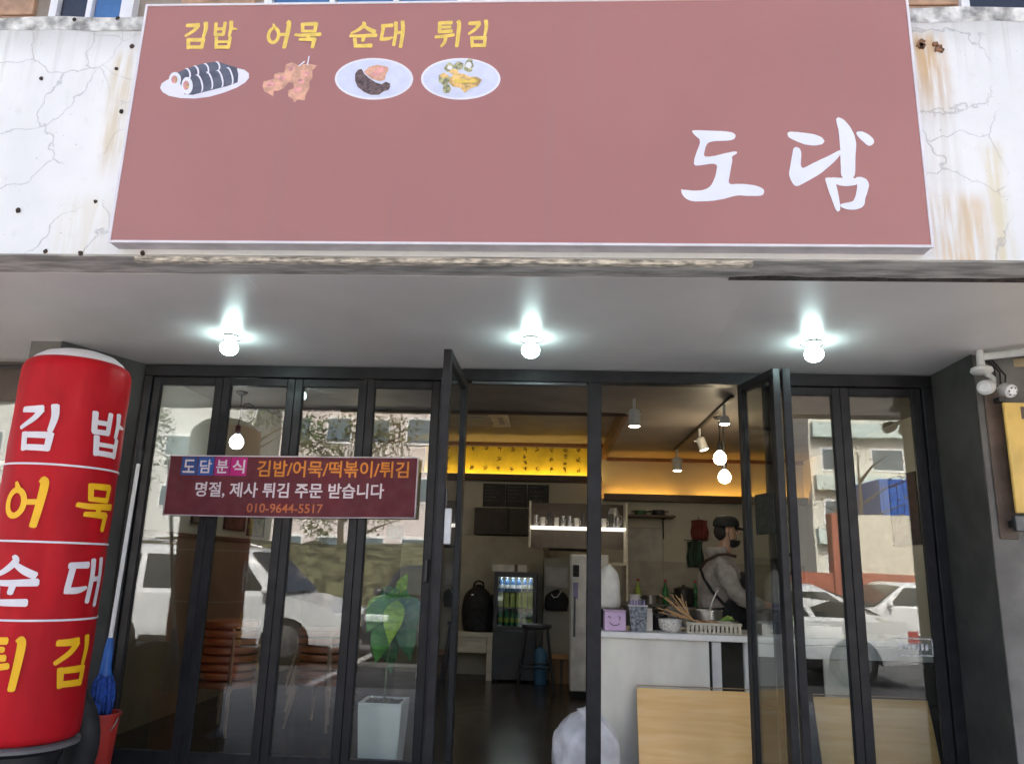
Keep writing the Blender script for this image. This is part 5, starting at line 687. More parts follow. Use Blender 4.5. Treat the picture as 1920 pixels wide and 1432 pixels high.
# ---- bench and backpack
BE = thing('bench', 'white wooden bench carrying the black backpack', 'bench', (-1.0, 4.5, FL))
wpt = mat('bench_white', (.58, .53, .42), .55, var=.1, vs=5, stretch=(1, 5, 5))
P('seat', wpt, BE, lambda b: b.b2(-1.55, -.665, 4.34, 4.72, .575, .63, .004)); P('apron', wpt, BE, lambda b: b.b2(-1.48, -.74, 4.37, 4.69, .40, .5745, .003))
for x, y in ((-.735, 4.345), (-.735, 4.645), (-1.545, 4.345), (-1.545, 4.645)): P('leg', wpt, BE, lambda b: b.b2(x, x+.065, y, y+.07, FL, .5745, .003))
BA = thing('backpack', 'black backpack standing on the white bench', 'backpack', (-.87, 4.5, .63))
blk = mat('bag_black', (.012, .011, .012), .75, var=.4, vs=12, bump=.2)
def sack(b, c, rx, ry, h, p=.55, wob=.0, n=24, m=14, seed=1):
    rnd = random.Random(seed); rows = []
    ph = [rnd.uniform(0, 6.28) for _ in range(6)]
    for j in range(m+1):
        t = j/m; s_ = (1-(2*abs(t-.42)/1.2)**4*.55)*(1-t**7*.75)
        rows.append([(c[0]+rx*s_*math.cos(a)*(1+wob*math.sin(3*a+ph[0]+t*4)+wob*.7*math.sin(7*a+ph[1]-t*6)+wob*.5*math.sin(11*a+ph[2]+9*t)), c[1]+ry*s_*math.sin(a)*(1+wob*math.sin(4*a+ph[3]+t*3)+wob*.5*math.sin(9*a+ph[4]+t*8)), c[2]+h*t+wob*h*.25*math.sin(2*a+ph[5])*t) for a in [2*math.pi*i/n for i in range(n)]])
    vs = [[b.bm.verts.new(q) for q in r] for r in rows]
    for r1, r2_ in zip(vs, vs[1:]):
        for i in range(n): b.bm.faces.new((r1[i], r1[(i+1) % n], r2_[(i+1) % n], r2_[i]))
    b.bm.faces.new(vs[0][::-1]); b.bm.faces.new(vs[-1])
P('body', blk, BA, lambda b: sack(b, (-.87, 4.52, .631), .19, .13, .53, wob=.03), 180)
P('front_pocket', blk, BA, lambda b: sack(b, (-.86, 4.40, .64), .13, .06, .27, wob=.02, seed=3), 180)
P('carry_loop', blk, BA, lambda b: b.tube([(-.93, 4.52, 1.13), (-.92, 4.52, 1.185), (-.87, 4.52, 1.205), (-.82, 4.52, 1.185), (-.81, 4.52, 1.13)], .012, 8), 180)
P('strap', blk, BA, lambda b: b.tube([(-.70, 4.45, 1.05), (-.655, 4.42, .90), (-.67, 4.42, .72), (-.72, 4.43, .66)], .015, 8), 180)
P('buckle', 'white_paint', BA, lambda b: b.b2(-.94, -.915, 4.375, 4.385, 1.04, 1.055))
# ---- drinks fridge with bottles
DR = thing('drinks_fridge', 'black glass-door drinks fridge with lit shelves', 'fridge', (-.42, 4.5, FL))
X0, X1, Y0, Y1 = -.67, -.17, 4.33, 4.80
P('cabinet', 'black_plastic', DR, lambda b: (b.b2(X0, X0+.03, Y0, Y1, .66, 1.32), b.b2(X1-.03, X1, Y0, Y1, .66, 1.32), b.b2(X0+.03, X1-.03, Y1-.03, Y1, .66, 1.29), b.b2(X0+.03, X1-.03, Y0, Y1, 1.29, 1.32), b.b2(X0, X1, Y0, Y1, .12, .6595, .004)))
P('liner', mat('liner', (.50, .53, .52), .5), DR, lambda b: b.b2(X0+.031, X1-.031, Y1-.04, Y1-.031, .67, 1.285))
P('inner_lamp', emit('fridge_lamp', (.9, 1, .95), 6.0), DR, lambda b: b.b2(X0+.05, X1-.05, Y0+.05, Y0+.065, 1.272, 1.285))
for z in (.71, .915, 1.10): P('shelf', 'grey_metal', DR, lambda b: b.b2(X0+.031, X1-.031, Y0+.06, Y1-.045, z-.012, z))
P('door_frame', 'black_plastic', DR, lambda b: (b.b2(X0, X0+.045, Y0-.03, Y0-.001, .665, 1.32), b.b2(X1-.045, X1, Y0-.03, Y0-.001, .665, 1.32), b.b2(X0+.045, X1-.045, Y0-.029, Y0-.001, 1.265, 1.319), b.b2(X0+.045, X1-.045, Y0-.029, Y0-.001, .665, .70)))
P('door_glass', 'clear', DR, lambda b: b.b2(X0+.045, X1-.045, Y0-.018, Y0-.012, .70, 1.265))
for x in (X0+.05, X1-.05): P('foot', 'rubber', DR, lambda b: b.cyl((x, Y0+.05, FL), (x, Y0+.05, .1195), .02))
bott = {'blue': mat('drink_blue', (.05, .14, .34), .25, var=.2), 'lime': mat('drink_lime', (.42, .58, .10), .25, var=.15), 'green': mat('drink_green', (.05, .28, .10), .2, var=.25)}
rows = (('blue', 1.101, .155, 'blue drink bottle on the top shelf of the fridge', 'can'), ('lime', .916, .165, 'lime drink carton on the middle shelf of the fridge', 'carton'), ('green', .711, .185, 'green soda bottle on the bottom shelf of the fridge', 'bottle'))
for col_, z, h, lb_, cat_ in rows:
    first = None
    for k in range(6):
        x = X0+.075+k*.070
        if first is None:
            t = thing(f'drink_{cat_}', lb_, cat_, (x, Y0+.11, z), lb_.split(' on ')[0]+'s in the fridge')
            if cat_ == 'carton': P('body', bott[col_], t, lambda b: b.b2(x-.029, x+.029, Y0+.08, Y0+.14, z, z+h, .004))
            else:
                P('body', bott[col_], t, lambda b: b.lathe([(.026, z), (.029, z+.005), (.029, z+h*.6), (.020, z+h*.78), (.011, z+h*.88), (.011, z+h*.95)], (x, Y0+.11, 0), 14), 40)
                P('cap', 'white_paint', t, lambda b: b.cyl((x, Y0+.11, z+h*.95+.0005), (x, Y0+.11, z+h), .013, n=12))
                P('label_wrap', 'print_white' if col_ == 'blue' else bott['lime'], t, lambda b: b.lathe([(.0295, z+h*.2), (.0298, z+h*.21), (.0298, z+h*.46), (.0295, z+h*.47)], (x, Y0+.11, 0), 14, close=False))
            first = (t, x)
        else: dup(first[0], (x, Y0+.11, z))
BX = thing('storage_box', 'low white carton box lying on the drinks fridge', 'box', (-.49, 4.5, 1.32))
P('carton', mat('carton_white', (.60, .56, .50), .7), BX, lambda b: b.b2(-.70, -.29, 4.36, 4.70, 1.3215, 1.405, .004)); P('tape', 'brown_strip', BX, lambda b: b.b2(-.44, -.40, 4.357, 4.71, 1.325, 1.4065))
# ---- black bar stool
ST = thing('bar_stool', 'black metal bar stool in the aisle', 'stool', (-.15, 3.7, FL))
P('seat', 'black_plastic', ST, lambda b: b.lathe([(.02, .74), (.155, .745), (.165, .765), (.16, .785), (.02, .79)], (-.15, 3.7, 0), 24), 40)
for sx in (-1, 1):
    for sy in (-1, 1): P('leg', 'charcoal_metal', ST, lambda b: b.tube([(-.15+sx*.115, 3.7+sy*.115, .742), (-.15+sx*.15, 3.7+sy*.15, .45), (-.15+sx*.20, 3.7+sy*.20, FL)], .014, 8), 60)
for sy in (-1, 1): P('stretcher', 'charcoal_metal', ST, lambda b: b.cyl((-.15-.165, 3.7+sy*.165, .36), (-.15+.165, 3.7+sy*.165, .36), .009, n=8)); P('stretcher', 'charcoal_metal', ST, lambda b: b.cyl((-.15+sy*.165, 3.7-.165, .30), (-.15+sy*.165, 3.7+.165, .30), .009, n=8))
CA = thing('canister', 'blue gas canister standing behind the bar stool', 'canister', (-.11, 4.3, FL))
P('body', mat('canister_blue', (.05, .16, .28), .4), CA, lambda b: b.lathe([(.07, FL), (.075, .12), (.075, .44), (.05, .48), (.02, .495)], (-.11, 4.3, 0), 20), 40); P('valve', 'grey_metal', CA, lambda b: b.cyl((-.11, 4.3, .4955), (-.11, 4.3, .54), .015))
CB = thing('cardboard_box', 'brown cardboard box on the floor by the wall pier', 'box', (.13, 4.45, FL))
crd = mat('cardboard', (.34, .20, .10), .8, var=.12)
P('carton', crd, CB, lambda b: b.b2(.0, .26, 4.32, 4.60, FL, .38, .004)); P('flap', crd, CB, lambda b: b.box((.13, 4.29, .40), (.25, .09, .004), Matrix.Rotation(rad(35), 3, 'X'))); P('tape', 'brown_strip', CB, lambda b: b.b2(.11, .15, 4.316, 4.3195, .10, .375))
wallboard('notice_sheet', 'plain white notice sheet on the wall pier', 'notice', -.075, .205, 1.15, 1.40, 4.618, mat('sheet_white', (.58, .56, .54), .6), mat('sheet_edge', (.5, .48, .46), .6))
BG = thing('hanging_bag', 'black bag hanging under the white notice sheet', 'bag', (.065, 4.55, .9))
P('body', blk, BG, lambda b: sack(b, (.065, 4.55, .89), .14, .05, .24, wob=.02, seed=5), 180); P('strap', 'white_paint', BG, lambda b: b.tube([(.0, 4.50, 1.08), (.03, 4.49, 1.04), (.075, 4.49, 1.05), (.10, 4.50, 1.09), (.12, 4.50, 1.12)], .007, 6), 180)
wallboard('menu_screen', 'dark framed board with faint writing under the cup shelf', 'board', -.04, .45, 1.58, 1.87, 4.40, chk, lines=4)
P('bracket', frm, bpy.data.objects['menu_screen'], lambda b: b.b2(.17, .23, 4.40, 4.62, 1.62, 1.66))
# ---- cup shelf and tall white cabinet
CS = thing('cup_shelf', 'lit white shelf holding rows of cups beside the counter', 'shelf', (.3, 3.7, 1.8))
P('shelf_board', emit('shelf_glow', (1, .93, .82), .25, (.7, .68, .62)), CS, lambda b: b.b2(-.24, .80, 3.55, 3.85, 1.80, 1.828, .002)); P('back_board', mat('shelf_back', (.07, .055, .04), .7), CS, lambda b: b.b2(-.24, .80, 3.86, 3.88, 1.60, 2.10))  # white board glows faintly by itself, standing in for light on it
for x in (-.26, .801): P('upright', wpt, CS, lambda b: b.b2(x, x+.02, 3.56, 3.88, 1.06 if x > 0 else 1.60, 2.10))
P('lower_board', wpt, CS, lambda b: b.b2(.47, .80, 3.58, 3.85, 1.43, 1.455))
cupm = [mat('cup_steel', (.42, .41, .40), .3, .9), mat('cup_white', (.60, .57, .52), .4), mat('cup_dark', (.06, .055, .05), .4)]
clab = ['steel cup on the lit white shelf', 'white cup on the lit white shelf', 'dark cup on the lit white shelf']; cproto = {}
for k in range(13):
    ci = (0, 1, 2, 1, 0, 0, 1, 2, 0, 1, 1, 2, 0)[k]; x = -.18+k*.075; h = (.12, .10, .15)[ci]
    if ci not in cproto:
        t = thing('cup', clab[ci], 'cup', (x, 3.66, 1.8285), 'cups on the lit shelf')
        P('bowl', cupm[ci], t, lambda b: b.lathe([(.02, 1.8285), (.024, 1.83), (.03, 1.8285+h), (.027, 1.8285+h), (.021, 1.836), (.002, 1.835)], (x, 3.66, 0), 14), 40)
        P('handle', cupm[ci], t, lambda b: b.tube([(x+.027, 3.655, 1.8285+h*.75), (x+.045, 3.65, 1.8285+h*.7), (x+.045, 3.65, 1.8285+h*.35), (x+.025, 3.655, 1.8285+h*.25)], .004, 6))
        cproto[ci] = t
    else: dup(cproto[ci], (x, 3.66+random.uniform(-.02, .05), 1.8285), rz=random.uniform(-1, 1))
TC = thing('tall_cabinet', 'tall narrow white refrigerator behind the doorway post', 'fridge', (.35, 3.7, FL))
P('cabinet', mat('fridge_white', (.60, .60, .57), .4), TC, lambda b: b.b2(.205, .60, 3.42, 3.98, .16, 1.53, .008, 2)); P('door', 'fridge_white', TC, lambda b: b.b2(.21, .595, 3.375, 3.4195, .17, 1.525, .008, 2)); P('plinth', 'rubber', TC, lambda b: b.b2(.225, .58, 3.45, 3.96, FL, .1595)); P('handle', 'grey_metal', TC, lambda b: b.b2(.235, .255, 3.345, 3.374, .7, 1.1, .004))
P('magnet', blk, TC, lambda b: b.b2(.225, .29, 3.36, 3.374, 1.30, 1.42, .003)); P('magnet', mat('lilac', (.25, .22, .40), .5), TC, lambda b: b.b2(.23, .28, 3.36, 3.374, 1.08, 1.24, .003))
# ---- kitchen at the back
KC = thing('back_counter', 'stainless kitchen worktop along the back wall', 'counter', (2.0, 4.9, FL))
stl = mat('stainless', (.34, .34, .33), .32, .9, var=.12, vs=6)
P('worktop', stl, KC, lambda b: b.b2(.9, 3.2, 4.55, 5.195, .93, .97, .004)); P('cabinet', stl, KC, lambda b: b.b2(.93, 3.17, 4.60, 5.19, .2, .9295)); P('plinth', 'rubber', KC, lambda b: b.b2(.95, 3.15, 4.65, 5.18, FL, .1995)); P('splashback', mat('splash_tile', (.33, .31, .26), .35, var=.1), KC, lambda b: b.b2(.9, 3.2, 5.18, 5.1975, .9705, 1.5))
def pot(name, label, x, y, z, r, h, m_, lid=True, grp=None):
    t = thing(name, label, 'pot', (x, y, z), grp)
    P('body', m_, t, lambda b: b.lathe([(r*.9, z), (r, z+.01), (r, z+h), (r*.96, z+h), (r*.93, z+.02), (.01, z+.015)], (x, y, 0), 24), 40)
    if lid: P('lid', m_, t, lambda b: b.lathe([(r*1.03, z+h+.001), (r*1.03, z+h+.008), (r*.5, z+h+.03), (.02, z+h+.036), (.02, z+h+.055), (.002, z+h+.056)], (x, y, 0), 24), 40)
    for s_ in (-1, 1): P('handle', 'black_plastic', t, lambda b: b.tube([(x+s_*r, y-.03, z+h*.75), (x+s_*(r+.04), y-.03, z+h*.78), (x+s_*(r+.04), y+.03, z+h*.78), (x+s_*r, y+.03, z+h*.75)], .007, 6))
pot('stock_pot', 'dark lidded stock pot on the kitchen worktop', 1.62, 4.85, .9705, .12, .20, 'black_plastic'); pot('stock_pot', 'wide steel pot beside the person on the kitchen worktop', 1.95, 4.85, .9705, .16, .15, stl); pot('stock_pot', 'small steel saucepan under the white wall board', 1.22, 4.85, .9705, .10, .12, stl, False)
BT = {}
for k, (x, c) in enumerate(((1.42, 'green'), (1.79, 'green'), (2.2, 'lime'), (1.08, 'lime'))):
    t = thing('sauce_bottle', ('green sauce bottle between the pots', 'green sauce bottle behind the dark pot', 'lime sauce bottle past the wide steel pot', 'lime sauce bottle at the worktop end')[k], 'bottle', (x, 5.0, .9705))
    P('body', bott[c], t, lambda b: b.lathe([(.032, .9705), (.036, .98), (.036, 1.15), (.014, 1.21), (.014, 1.25)], (x, 5.0, 0), 14), 40); P('cap', 'red_plastic', t, lambda b: b.cyl((x, 5.0, 1.2505), (x, 5.0, 1.28), .017, n=12))
wallboard('wall_board', 'large pale grey board hung on the kitchen wall', 'board', .96, 1.43, 1.18, 1.92, 5.198, mat('board_grey', (.36, .35, .33), .5), mat('board_edge', (.28, .27, .25), .5))
WS = thing('wall_shelf', 'dark wooden shelf above the pale kitchen board', 'shelf', (1.2, 5.1, 2.03))
P('shelf_board', wl, WS, lambda b: b.b2(.80, 1.56, 4.96, 5.198, 2.045, 2.07, .002))
for x in (.95, 1.42): P('bracket', 'charcoal_metal', WS, lambda b: (b.b2(x, x+.02, 5.0, 5.198, 2.025, 2.0445), b.b2(x, x+.02, 5.178, 5.198, 1.78, 2.0245)))
pot('black_pan', 'black pan standing on the dark wall shelf', 1.36, 5.08, 2.0705, .08, .07, 'black_plastic', False); pot('green_bowl', 'green bowl on the dark wall shelf', 1.13, 5.08, 2.0705, .075, .06, mat('bowl_green', (.05, .11, .05), .5), False)
JG = thing('jug', 'clear jug standing on the cup shelf end', 'jug', (.68, 3.74, 1.8285)); P('body', mat('jug_grey', (.38, .38, .36), .25), JG, lambda b: b.lathe([(.05, 1.8285), (.055, 1.84), (.06, 2.0), (.045, 2.05), (.04, 2.05), (.05, 1.99), (.045, 1.845), (.002, 1.842)], (.68, 3.74, 0), 18), 40); P('handle', 'jug_grey', JG, lambda b: b.tube([(.735, 3.74, 1.98), (.775, 3.74, 1.96), (.77, 3.74, 1.88), (.735, 3.74, 1.86)], .007, 6))
AP = thing('hanging_apron', 'red apron hanging on a hook behind the person', 'apron', (1.87, 5.1, 1.7))
def drape(x0, x1, z0, z1, y, amp=.02, n=20): return lambda b: b.grid([[(x0+(x1-x0)*i/n+(.02*math.sin(j*.9))*(.5-i/n), y-amp*math.sin(i*1.3+j*.1)*(.4+j/8)-amp, z1+(z0-z1)*j/8-.03*abs(i/n-.5)*(j == 0)) for i in range(n+1)] for j in range(9)])
o = P('cloth', mat('apron_red', (.16, .028, .02), .8, var=.25), AP, drape(1.78, 1.99, 1.78, 2.04, 5.16), 180); o.modifiers.new('t', 'SOLIDIFY').thickness = .004; P('hook', 'grey_metal', AP, lambda b: b.tube([(1.88, 5.198, 2.08), (1.88, 5.15, 2.07), (1.88, 5.14, 2.03), (1.88, 5.15, 2.01)], .006, 6))
GT = thing('green_towel', 'dark green towel hanging from a rail below the red apron', 'towel', (1.81, 5.1, 1.45)); o = P('cloth', mat('towel_green', (.025, .06, .04), .9, var=.5, vs=16, stretch=(4, 1, .4)), GT, drape(1.72, 1.92, 1.44, 1.77, 5.14, .012), 180); o.modifiers.new('t', 'SOLIDIFY').thickness = .004; P('rail', 'grey_metal', GT, lambda b: b.cyl((1.68, 5.13, 1.775), (1.98, 5.13, 1.775), .006, n=8))

# ---- serving counter
CT = thing('serving_counter', 'white serving counter with marbled front panel at the opening', 'counter', (1.2, .7, FL))
marb = mat('counter_front', (.74, .72, .64), .4, var=.14, vs=2.2, stretch=(1, 1, .5))
P('worktop', mat('counter_top', (.76, .75, .72), .3, var=.05), CT, lambda b: b.b2(.33, 1.31, .42, 1.02, .945, .988, .008, 2)); P('worktop', 'counter_top', CT, lambda b: b.b2(1.3115, 2.9, .42, 1.02, .943, .986, .008, 2))
P('front_panel', marb, CT, lambda b: b.b2(.34, 1.055, .455, .475, FL, .944)); P('side_panel', marb, CT, lambda b: b.b2(.335, .355, .4755, 1.0, FL, .944))
for x0, x1 in ((1.075, 1.135), (1.285, 1.315), (2.85, 2.88)): P('leg', mat('leg_white', (.60, .60, .58), .45), CT, lambda b: b.b2(x0, x1, .45, .49, FL, .942, .003))
P('front_panel', mat('panel_cream', (.66, .65, .58), .45), CT, lambda b: b.b2(1.80, 2.02, .46, .478, .12, .942, .003)); P('inner_back', 'charcoal_wall', CT, lambda b: b.b2(1.06, 2.85, .97, .985, FL, .94)); P('under_shelf', 'grey_metal', CT, lambda b: b.b2(1.06, 2.85, .5, .965, .50, .515))
P('front_strip', 'leg_white', CT, lambda b: b.b2(1.32, 2.84, .425, .445, .86, .942, .002))
# things on the counter
zc = .9885
PB = thing('lilac_box', 'lilac plastic box with a winking face beside the doorway post', 'box', (.43, .53, zc))
P('tub', mat('lilac_plastic', (.56, .40, .60), .45, var=.04), PB, lambda b: b.b2(.362, .507, .455, .60, zc, 1.113, .008, 2)); P('rim', 'lilac_plastic', PB, lambda b: b.b2(.358, .511, .451, .604, 1.1135, 1.122, .003))
fy = .4535
for pts in ([(.385, 1.075), (.395, 1.085), (.405, 1.07)], [(.455, 1.085), (.47, 1.075), (.462, 1.06)], [(.395, 1.045), (.41, 1.03), (.43, 1.024), (.45, 1.027), (.465, 1.04)]): P('face_mark', 'rubber', PB, lambda b: b.tube([(x, fy, z) for x, z in pts], .0028, 6))
WB_ = thing('paper_sack', 'tall white paper sack on a black tray behind the lilac box', 'sack', (.42, .72, zc)); P('tray', 'black_plastic', WB_, lambda b: b.b2(.345, .52, .63, .84, zc+.12, zc+.135, .004)); P('stand', 'charcoal_metal', WB_, lambda b: b.b2(.36, .50, .66, .80, zc, zc+.1195))
P('sack', mat('paper_white', (.66, .64, .58), .8, var=.08, vs=12, bump=.4, bs=18), WB_, lambda b: sack(b, (.41, .73, zc+.1355), .085, .075, .30, wob=.05, seed=9), 180)
GB = thing('chalk_cup', 'chalky grey rectangular cutlery cup', 'cup', (.59, .52, zc)); P('cup', mat('chalk_grey', (.20, .22, .24), .7, var=.5, vs=50), GB, lambda b: b.prism([(.545, .48, zc), (.645, .48, zc), (.655, .48, 1.15), (.530, .48, 1.15)], (0, .09, 0))); P('rim', mat('rim_white', (.62, .56, .56), .5), GB, lambda b: b.b2(.525, .66, .475, .575, 1.1505, 1.16, .002))
for k in range(6): P('stick_end', 'lilac', GB, lambda b: b.cyl((.545+k*.018, .51, 1.1605), (.543+k*.019, .515, 1.188+.006*(k % 2)), .006, n=8))
WC = thing('white_carton', 'narrow white paper carton beside the chalky cup', 'carton', (.665, .56, zc)); P('body', 'carton_white', WC, lambda b: b.b2(.650, .695, .53, .60, zc, 1.115, .003)); P('flap', 'carton_white', WC, lambda b: b.box((.672, .528, 1.125), (.04, .003, .03), Matrix.Rotation(rad(25), 3, 'X')))
DB = thing('dark_tub', 'dark sauce tub behind the white carton', 'tub', (.75, .72, zc)); P('tub', 'black_plastic', DB, lambda b: b.lathe([(.06, zc), (.075, zc+.10), (.07, zc+.10), (.055, zc+.01), (.002, zc+.01)], (.755, .74, 0), 18), 40); P('ladle', stl, DB, lambda b: b.tube([(.76, .74, zc+.03), (.80, .72, zc+.12), (.86, .68, zc+.20)], .006, 6))
BO = thing('white_bowl', 'speckled white ceramic bowl on the counter edge', 'bowl', (.815, .54, zc)); P('bowl', mat('speckled', (.64, .62, .57), .35, var=.25, vs=90), BO, lambda b: b.lathe([(.045, zc), (.055, zc+.006), (.075, zc+.03), (.080, zc+.083), (.075, zc+.083), (.068, zc+.035), (.03, zc+.014), (.002, zc+.013)], (.815, .54, 0), 28), 40); P('saucer', 'counter_top', BO, lambda b: b.lathe([(.05, zc-.0004), (.10, zc+.002), (.10, zc+.0035), (.03, zc+.0015)], (.815, .54, 0), 24), 40)
TR = thing('skewer_tray', 'long cream slatted tray of fish cake skewers', 'tray', (1.09, .56, zc))
tm = mat('tray_cream', (.50, .46, .36), .5, var=.15, vs=14)
P('base', tm, TR, lambda b: b.b2(.915, 1.275, .46, .70, zc, zc+.012)); P('rim', tm, TR, lambda b: (b.b2(.91, 1.28, .452, .46, zc+.055, zc+.072, .002), b.b2(.91, 1.28, .70, .708, zc+.055, zc+.072, .002), b.b2(.91, .918, .4605, .6995, zc+.055, zc+.072), b.b2(1.272, 1.28, .4605, .6995, zc+.055, zc+.072)))
for k in range(13): P('slat', tm, TR, lambda b: b.b2(.913+k*.0285, .913+k*.0285+.018, .4535, .4595, zc+.0005, zc+.0545))
P('liner', stl, TR, lambda b: b.b2(.925, 1.265, .47, .69, zc+.045, zc+.05))
stick = woodmat('skewer_wood', (.46, .27, .12), (.62, .40, .20), 'x')
for k in range(16):
    y = .475+k*.0135; a = random.uniform(-.03, .03); ex = .735+random.uniform(0, .16)+(.06 if k % 4 == 3 else 0)
    t = thing('skewer', 'wooden skewer fanning up out of the slatted tray', 'skewer', (1.0, y, zc+.05), 'skewers in the slatted tray')
    P('stick', stick, t, lambda b: b.tube([(1.07, y, zc+.056), (.96, y+a*.5, zc+.085), (ex, y+a*2, zc+(.245, .20, .15, .225, .12)[k % 5])], .0036, 6)); P('fish_cake', mat('fish_cake', (.34, .18, .075), .6, var=.3, vs=30), t, lambda b: b.tube([(1.03, y, zc+.063), (1.06, y+.004, zc+.068), (1.09, y-.004, zc+.062), (1.12, y+.003, zc+.067), (1.15, y, zc+.062)], [.008, .013, .011, .013, .007], 8), 180)
SC_ = thing('mesh_scoop', 'wire mesh skimmer behind the white bowl', 'skimmer', (.80, .80, zc)); P('bowl', mat('mesh_brown', (.16, .14, .10), .5, .5, var=.5, vs=90), SC_, lambda b: b.lathe([(.005, zc+.10), (.05, zc+.11), (.085, zc+.14), (.09, zc+.165), (.086, zc+.165), (.048, zc+.118), (.005, zc+.108)], (.76, .84, 0), 22), 40); P('handle', stl, SC_, lambda b: b.tube([(.84, .84, zc+.15), (.95, .82, zc+.08), (1.05, .80, zc+.01)], .006, 6))
P('support', 'black_plastic', SC_, lambda b: b.lathe([(.05, zc), (.055, zc+.02), (.03, zc+.099)], (.76, .84, 0), 16), 40)
PC = thing('paper_cup_stack', 'stack of white paper cups behind the chalky cup', 'cups', (.60, .76, zc))
P('sleeve', 'carton_white', PC, lambda b: [b.lathe([(.032, zc+k*.022), (.040, zc+.03+k*.022), (.042, zc+.031+k*.022), (.041, zc+.034+k*.022)], (.60, .76, 0), 16, close=False) for k in range(10)], 40)
SP = thing('soup_pot', 'steel soup pot with ladle behind the slatted tray', 'pot', (1.10, .86, zc))
P('body', stl, SP, lambda b: b.lathe([(.10, zc), (.115, zc+.01), (.115, zc+.13), (.11, zc+.13), (.105, zc+.02), (.002, zc+.018)], (1.12, .87, 0), 24), 40); P('ladle', stl, SP, lambda b: b.tube([(1.12, .87, zc+.05), (1.16, .85, zc+.18), (1.20, .84, zc+.27), (1.215, .84, zc+.265)], .006, 6)); P('rim', stl, SP, lambda b: b.lathe([(.112, zc+.1305), (.122, zc+.1305), (.122, zc+.137), (.112, zc+.137)], (1.12, .87, 0), 24, close=False))
GV = thing('vegetable_bowl', 'dark bowl of green vegetables at the counter end', 'bowl', (1.235, .80, zc))
P('bowl', 'black_plastic', GV, lambda b: b.lathe([(.04, zc), (.05, zc+.005), (.085, zc+.07), (.08, zc+.07), (.045, zc+.015), (.002, zc+.013)], (1.25, .80, 0), 20), 40)
for k in range(5): P('vegetable', mat('veg_green', (.22, .36, .06), .5, var=.3), GV, lambda b: b.tube([(1.19+k*.02, .77+.012*k, zc+.06), (1.24+k*.012, .80, zc+.085+.006*(k % 3)), (1.30, .83-.012*k, zc+.075)], [.006, .012, .005], 8), 180)
T2 = thing('steam_tray', 'steel food tray on the counter behind the folded doors', 'tray', (1.7, .65, zc)); P('pan', stl, T2, lambda b: (b.b2(1.42, 1.95, .50, .52, .9865, 1.06), b.b2(1.42, 1.95, .86, .88, .9865, 1.06), b.b2(1.42, 1.44, .5205, .8595, .9865, 1.06), b.b2(1.93, 1.95, .5205, .8595, .9865, 1.06), b.b2(1.4405, 1.9295, .5205, .8595, .9865, .995))); P('food', mat('rice_cake', (.45, .09, .03), .4, var=.4, vs=30, bump=.6, bs=25), T2, lambda b: b.grid([[(1.4405+.489*i/14, .5205+.339*j/8, 1.03+random.uniform(-.012, .012)) for i in range(15)] for j in range(9)]), 180)
# boards, bag
wd_ = woodmat('plywood', (.78, .47, .165), (.86, .58, .25), 'x', .5)
for x0, x1, zt, yb, lb_ in ((.566, 1.295, .655, .24, 'pale plywood board leaning on the counter front in the opening'), (1.70, 2.42, .64, .26, 'pale plywood board standing behind the closed glass leaves')):
    t = thing('plywood_board', lb_, 'board', ((x0+x1)/2, yb, FL)); rt = Matrix.Rotation(-math.atan2(.415-yb, zt-FL), 3, 'X')
    P('sheet', wd_, t, lambda b: b.box(((x0+x1)/2, (yb+.415)/2-.012, (zt+FL)/2), (x1-x0, .015, zt-FL), rt, .0015)); P('edge_band', woodmat('ply_edge', (.36, .22, .09), (.5, .33, .15), 'x'), t, lambda b: b.box(((x0+x1)/2, .415-.012+.002, zt+.003), (x1-x0-.004, .014, .004), rt))
PBG = thing('plastic_bag', 'bulging white plastic bag on the floor by the doorway post', 'bag', (.225, .26, FL))
bg_ = P('bag', mat('bag_white', (.80, .78, .79), .35, var=.14, vs=7, bump=.7, bs=14), PBG, lambda b: sack(b, (.235, .28, FL), .21, .17, .41, wob=.055, n=48, m=24, seed=4), 180)
sb_ = bg_.modifiers.new('s', 'SUBSURF'); sb_.levels = 2; sb_.render_levels = 2; tb_ = bpy.data.textures.new('crumple', 'VORONOI'); tb_.noise_scale = .13; tb_.distance_metric = 'DISTANCE'; dm2 = bg_.modifiers.new('crumple', 'DISPLACE'); dm2.texture = tb_; dm2.strength = .022; dm2.mid_level = .5
P('knot', 'bag_white', PBG, lambda b: b.tube([(.22, .28, .485), (.235, .28, .505), (.26, .27, .515)], [.06, .03, .04], 10), 180)

# ---- planter behind the glass
PL = thing('potted_plant', 'large-leaved green plant in a tall white square planter', 'plant', (-1.08, .36, FL))
def frustum(b, c, w0, w1, z0, z1):
    q = [(-1, -1), (1, -1), (1, 1), (-1, 1)]
    lo = [b.bm.verts.new((c[0]+sx*w0/2, c[1]+sy*w0/2, z0)) for sx, sy in q]; hi = [b.bm.verts.new((c[0]+sx*w1/2, c[1]+sy*w1/2, z1)) for sx, sy in q]
    b.bm.faces.new(lo[::-1]); b.bm.faces.new(hi)
    for i in range(4): b.bm.faces.new((lo[i], lo[(i+1) % 4], hi[(i+1) % 4], hi[i]))
    bmesh.ops.bevel(b.bm, geom=b.bm.edges[:], offset=.006, segments=2, affect='EDGES')
P('planter', mat('planter_white', (.86, .89, .85), .35, var=.03), PL, lambda b: frustum(b, (-1.085, .36), .24, .285, FL, .50)); P('rim', 'planter_white', PL, lambda b: (b.b2(-1.227, -.943, .218, .24, .5005, .515, .003), b.b2(-1.227, -.943, .48, .502, .5005, .515, .003), b.b2(-1.227, -1.205, .2405, .4795, .5005, .515), b.b2(-.965, -.943, .2405, .4795, .5005, .515)))
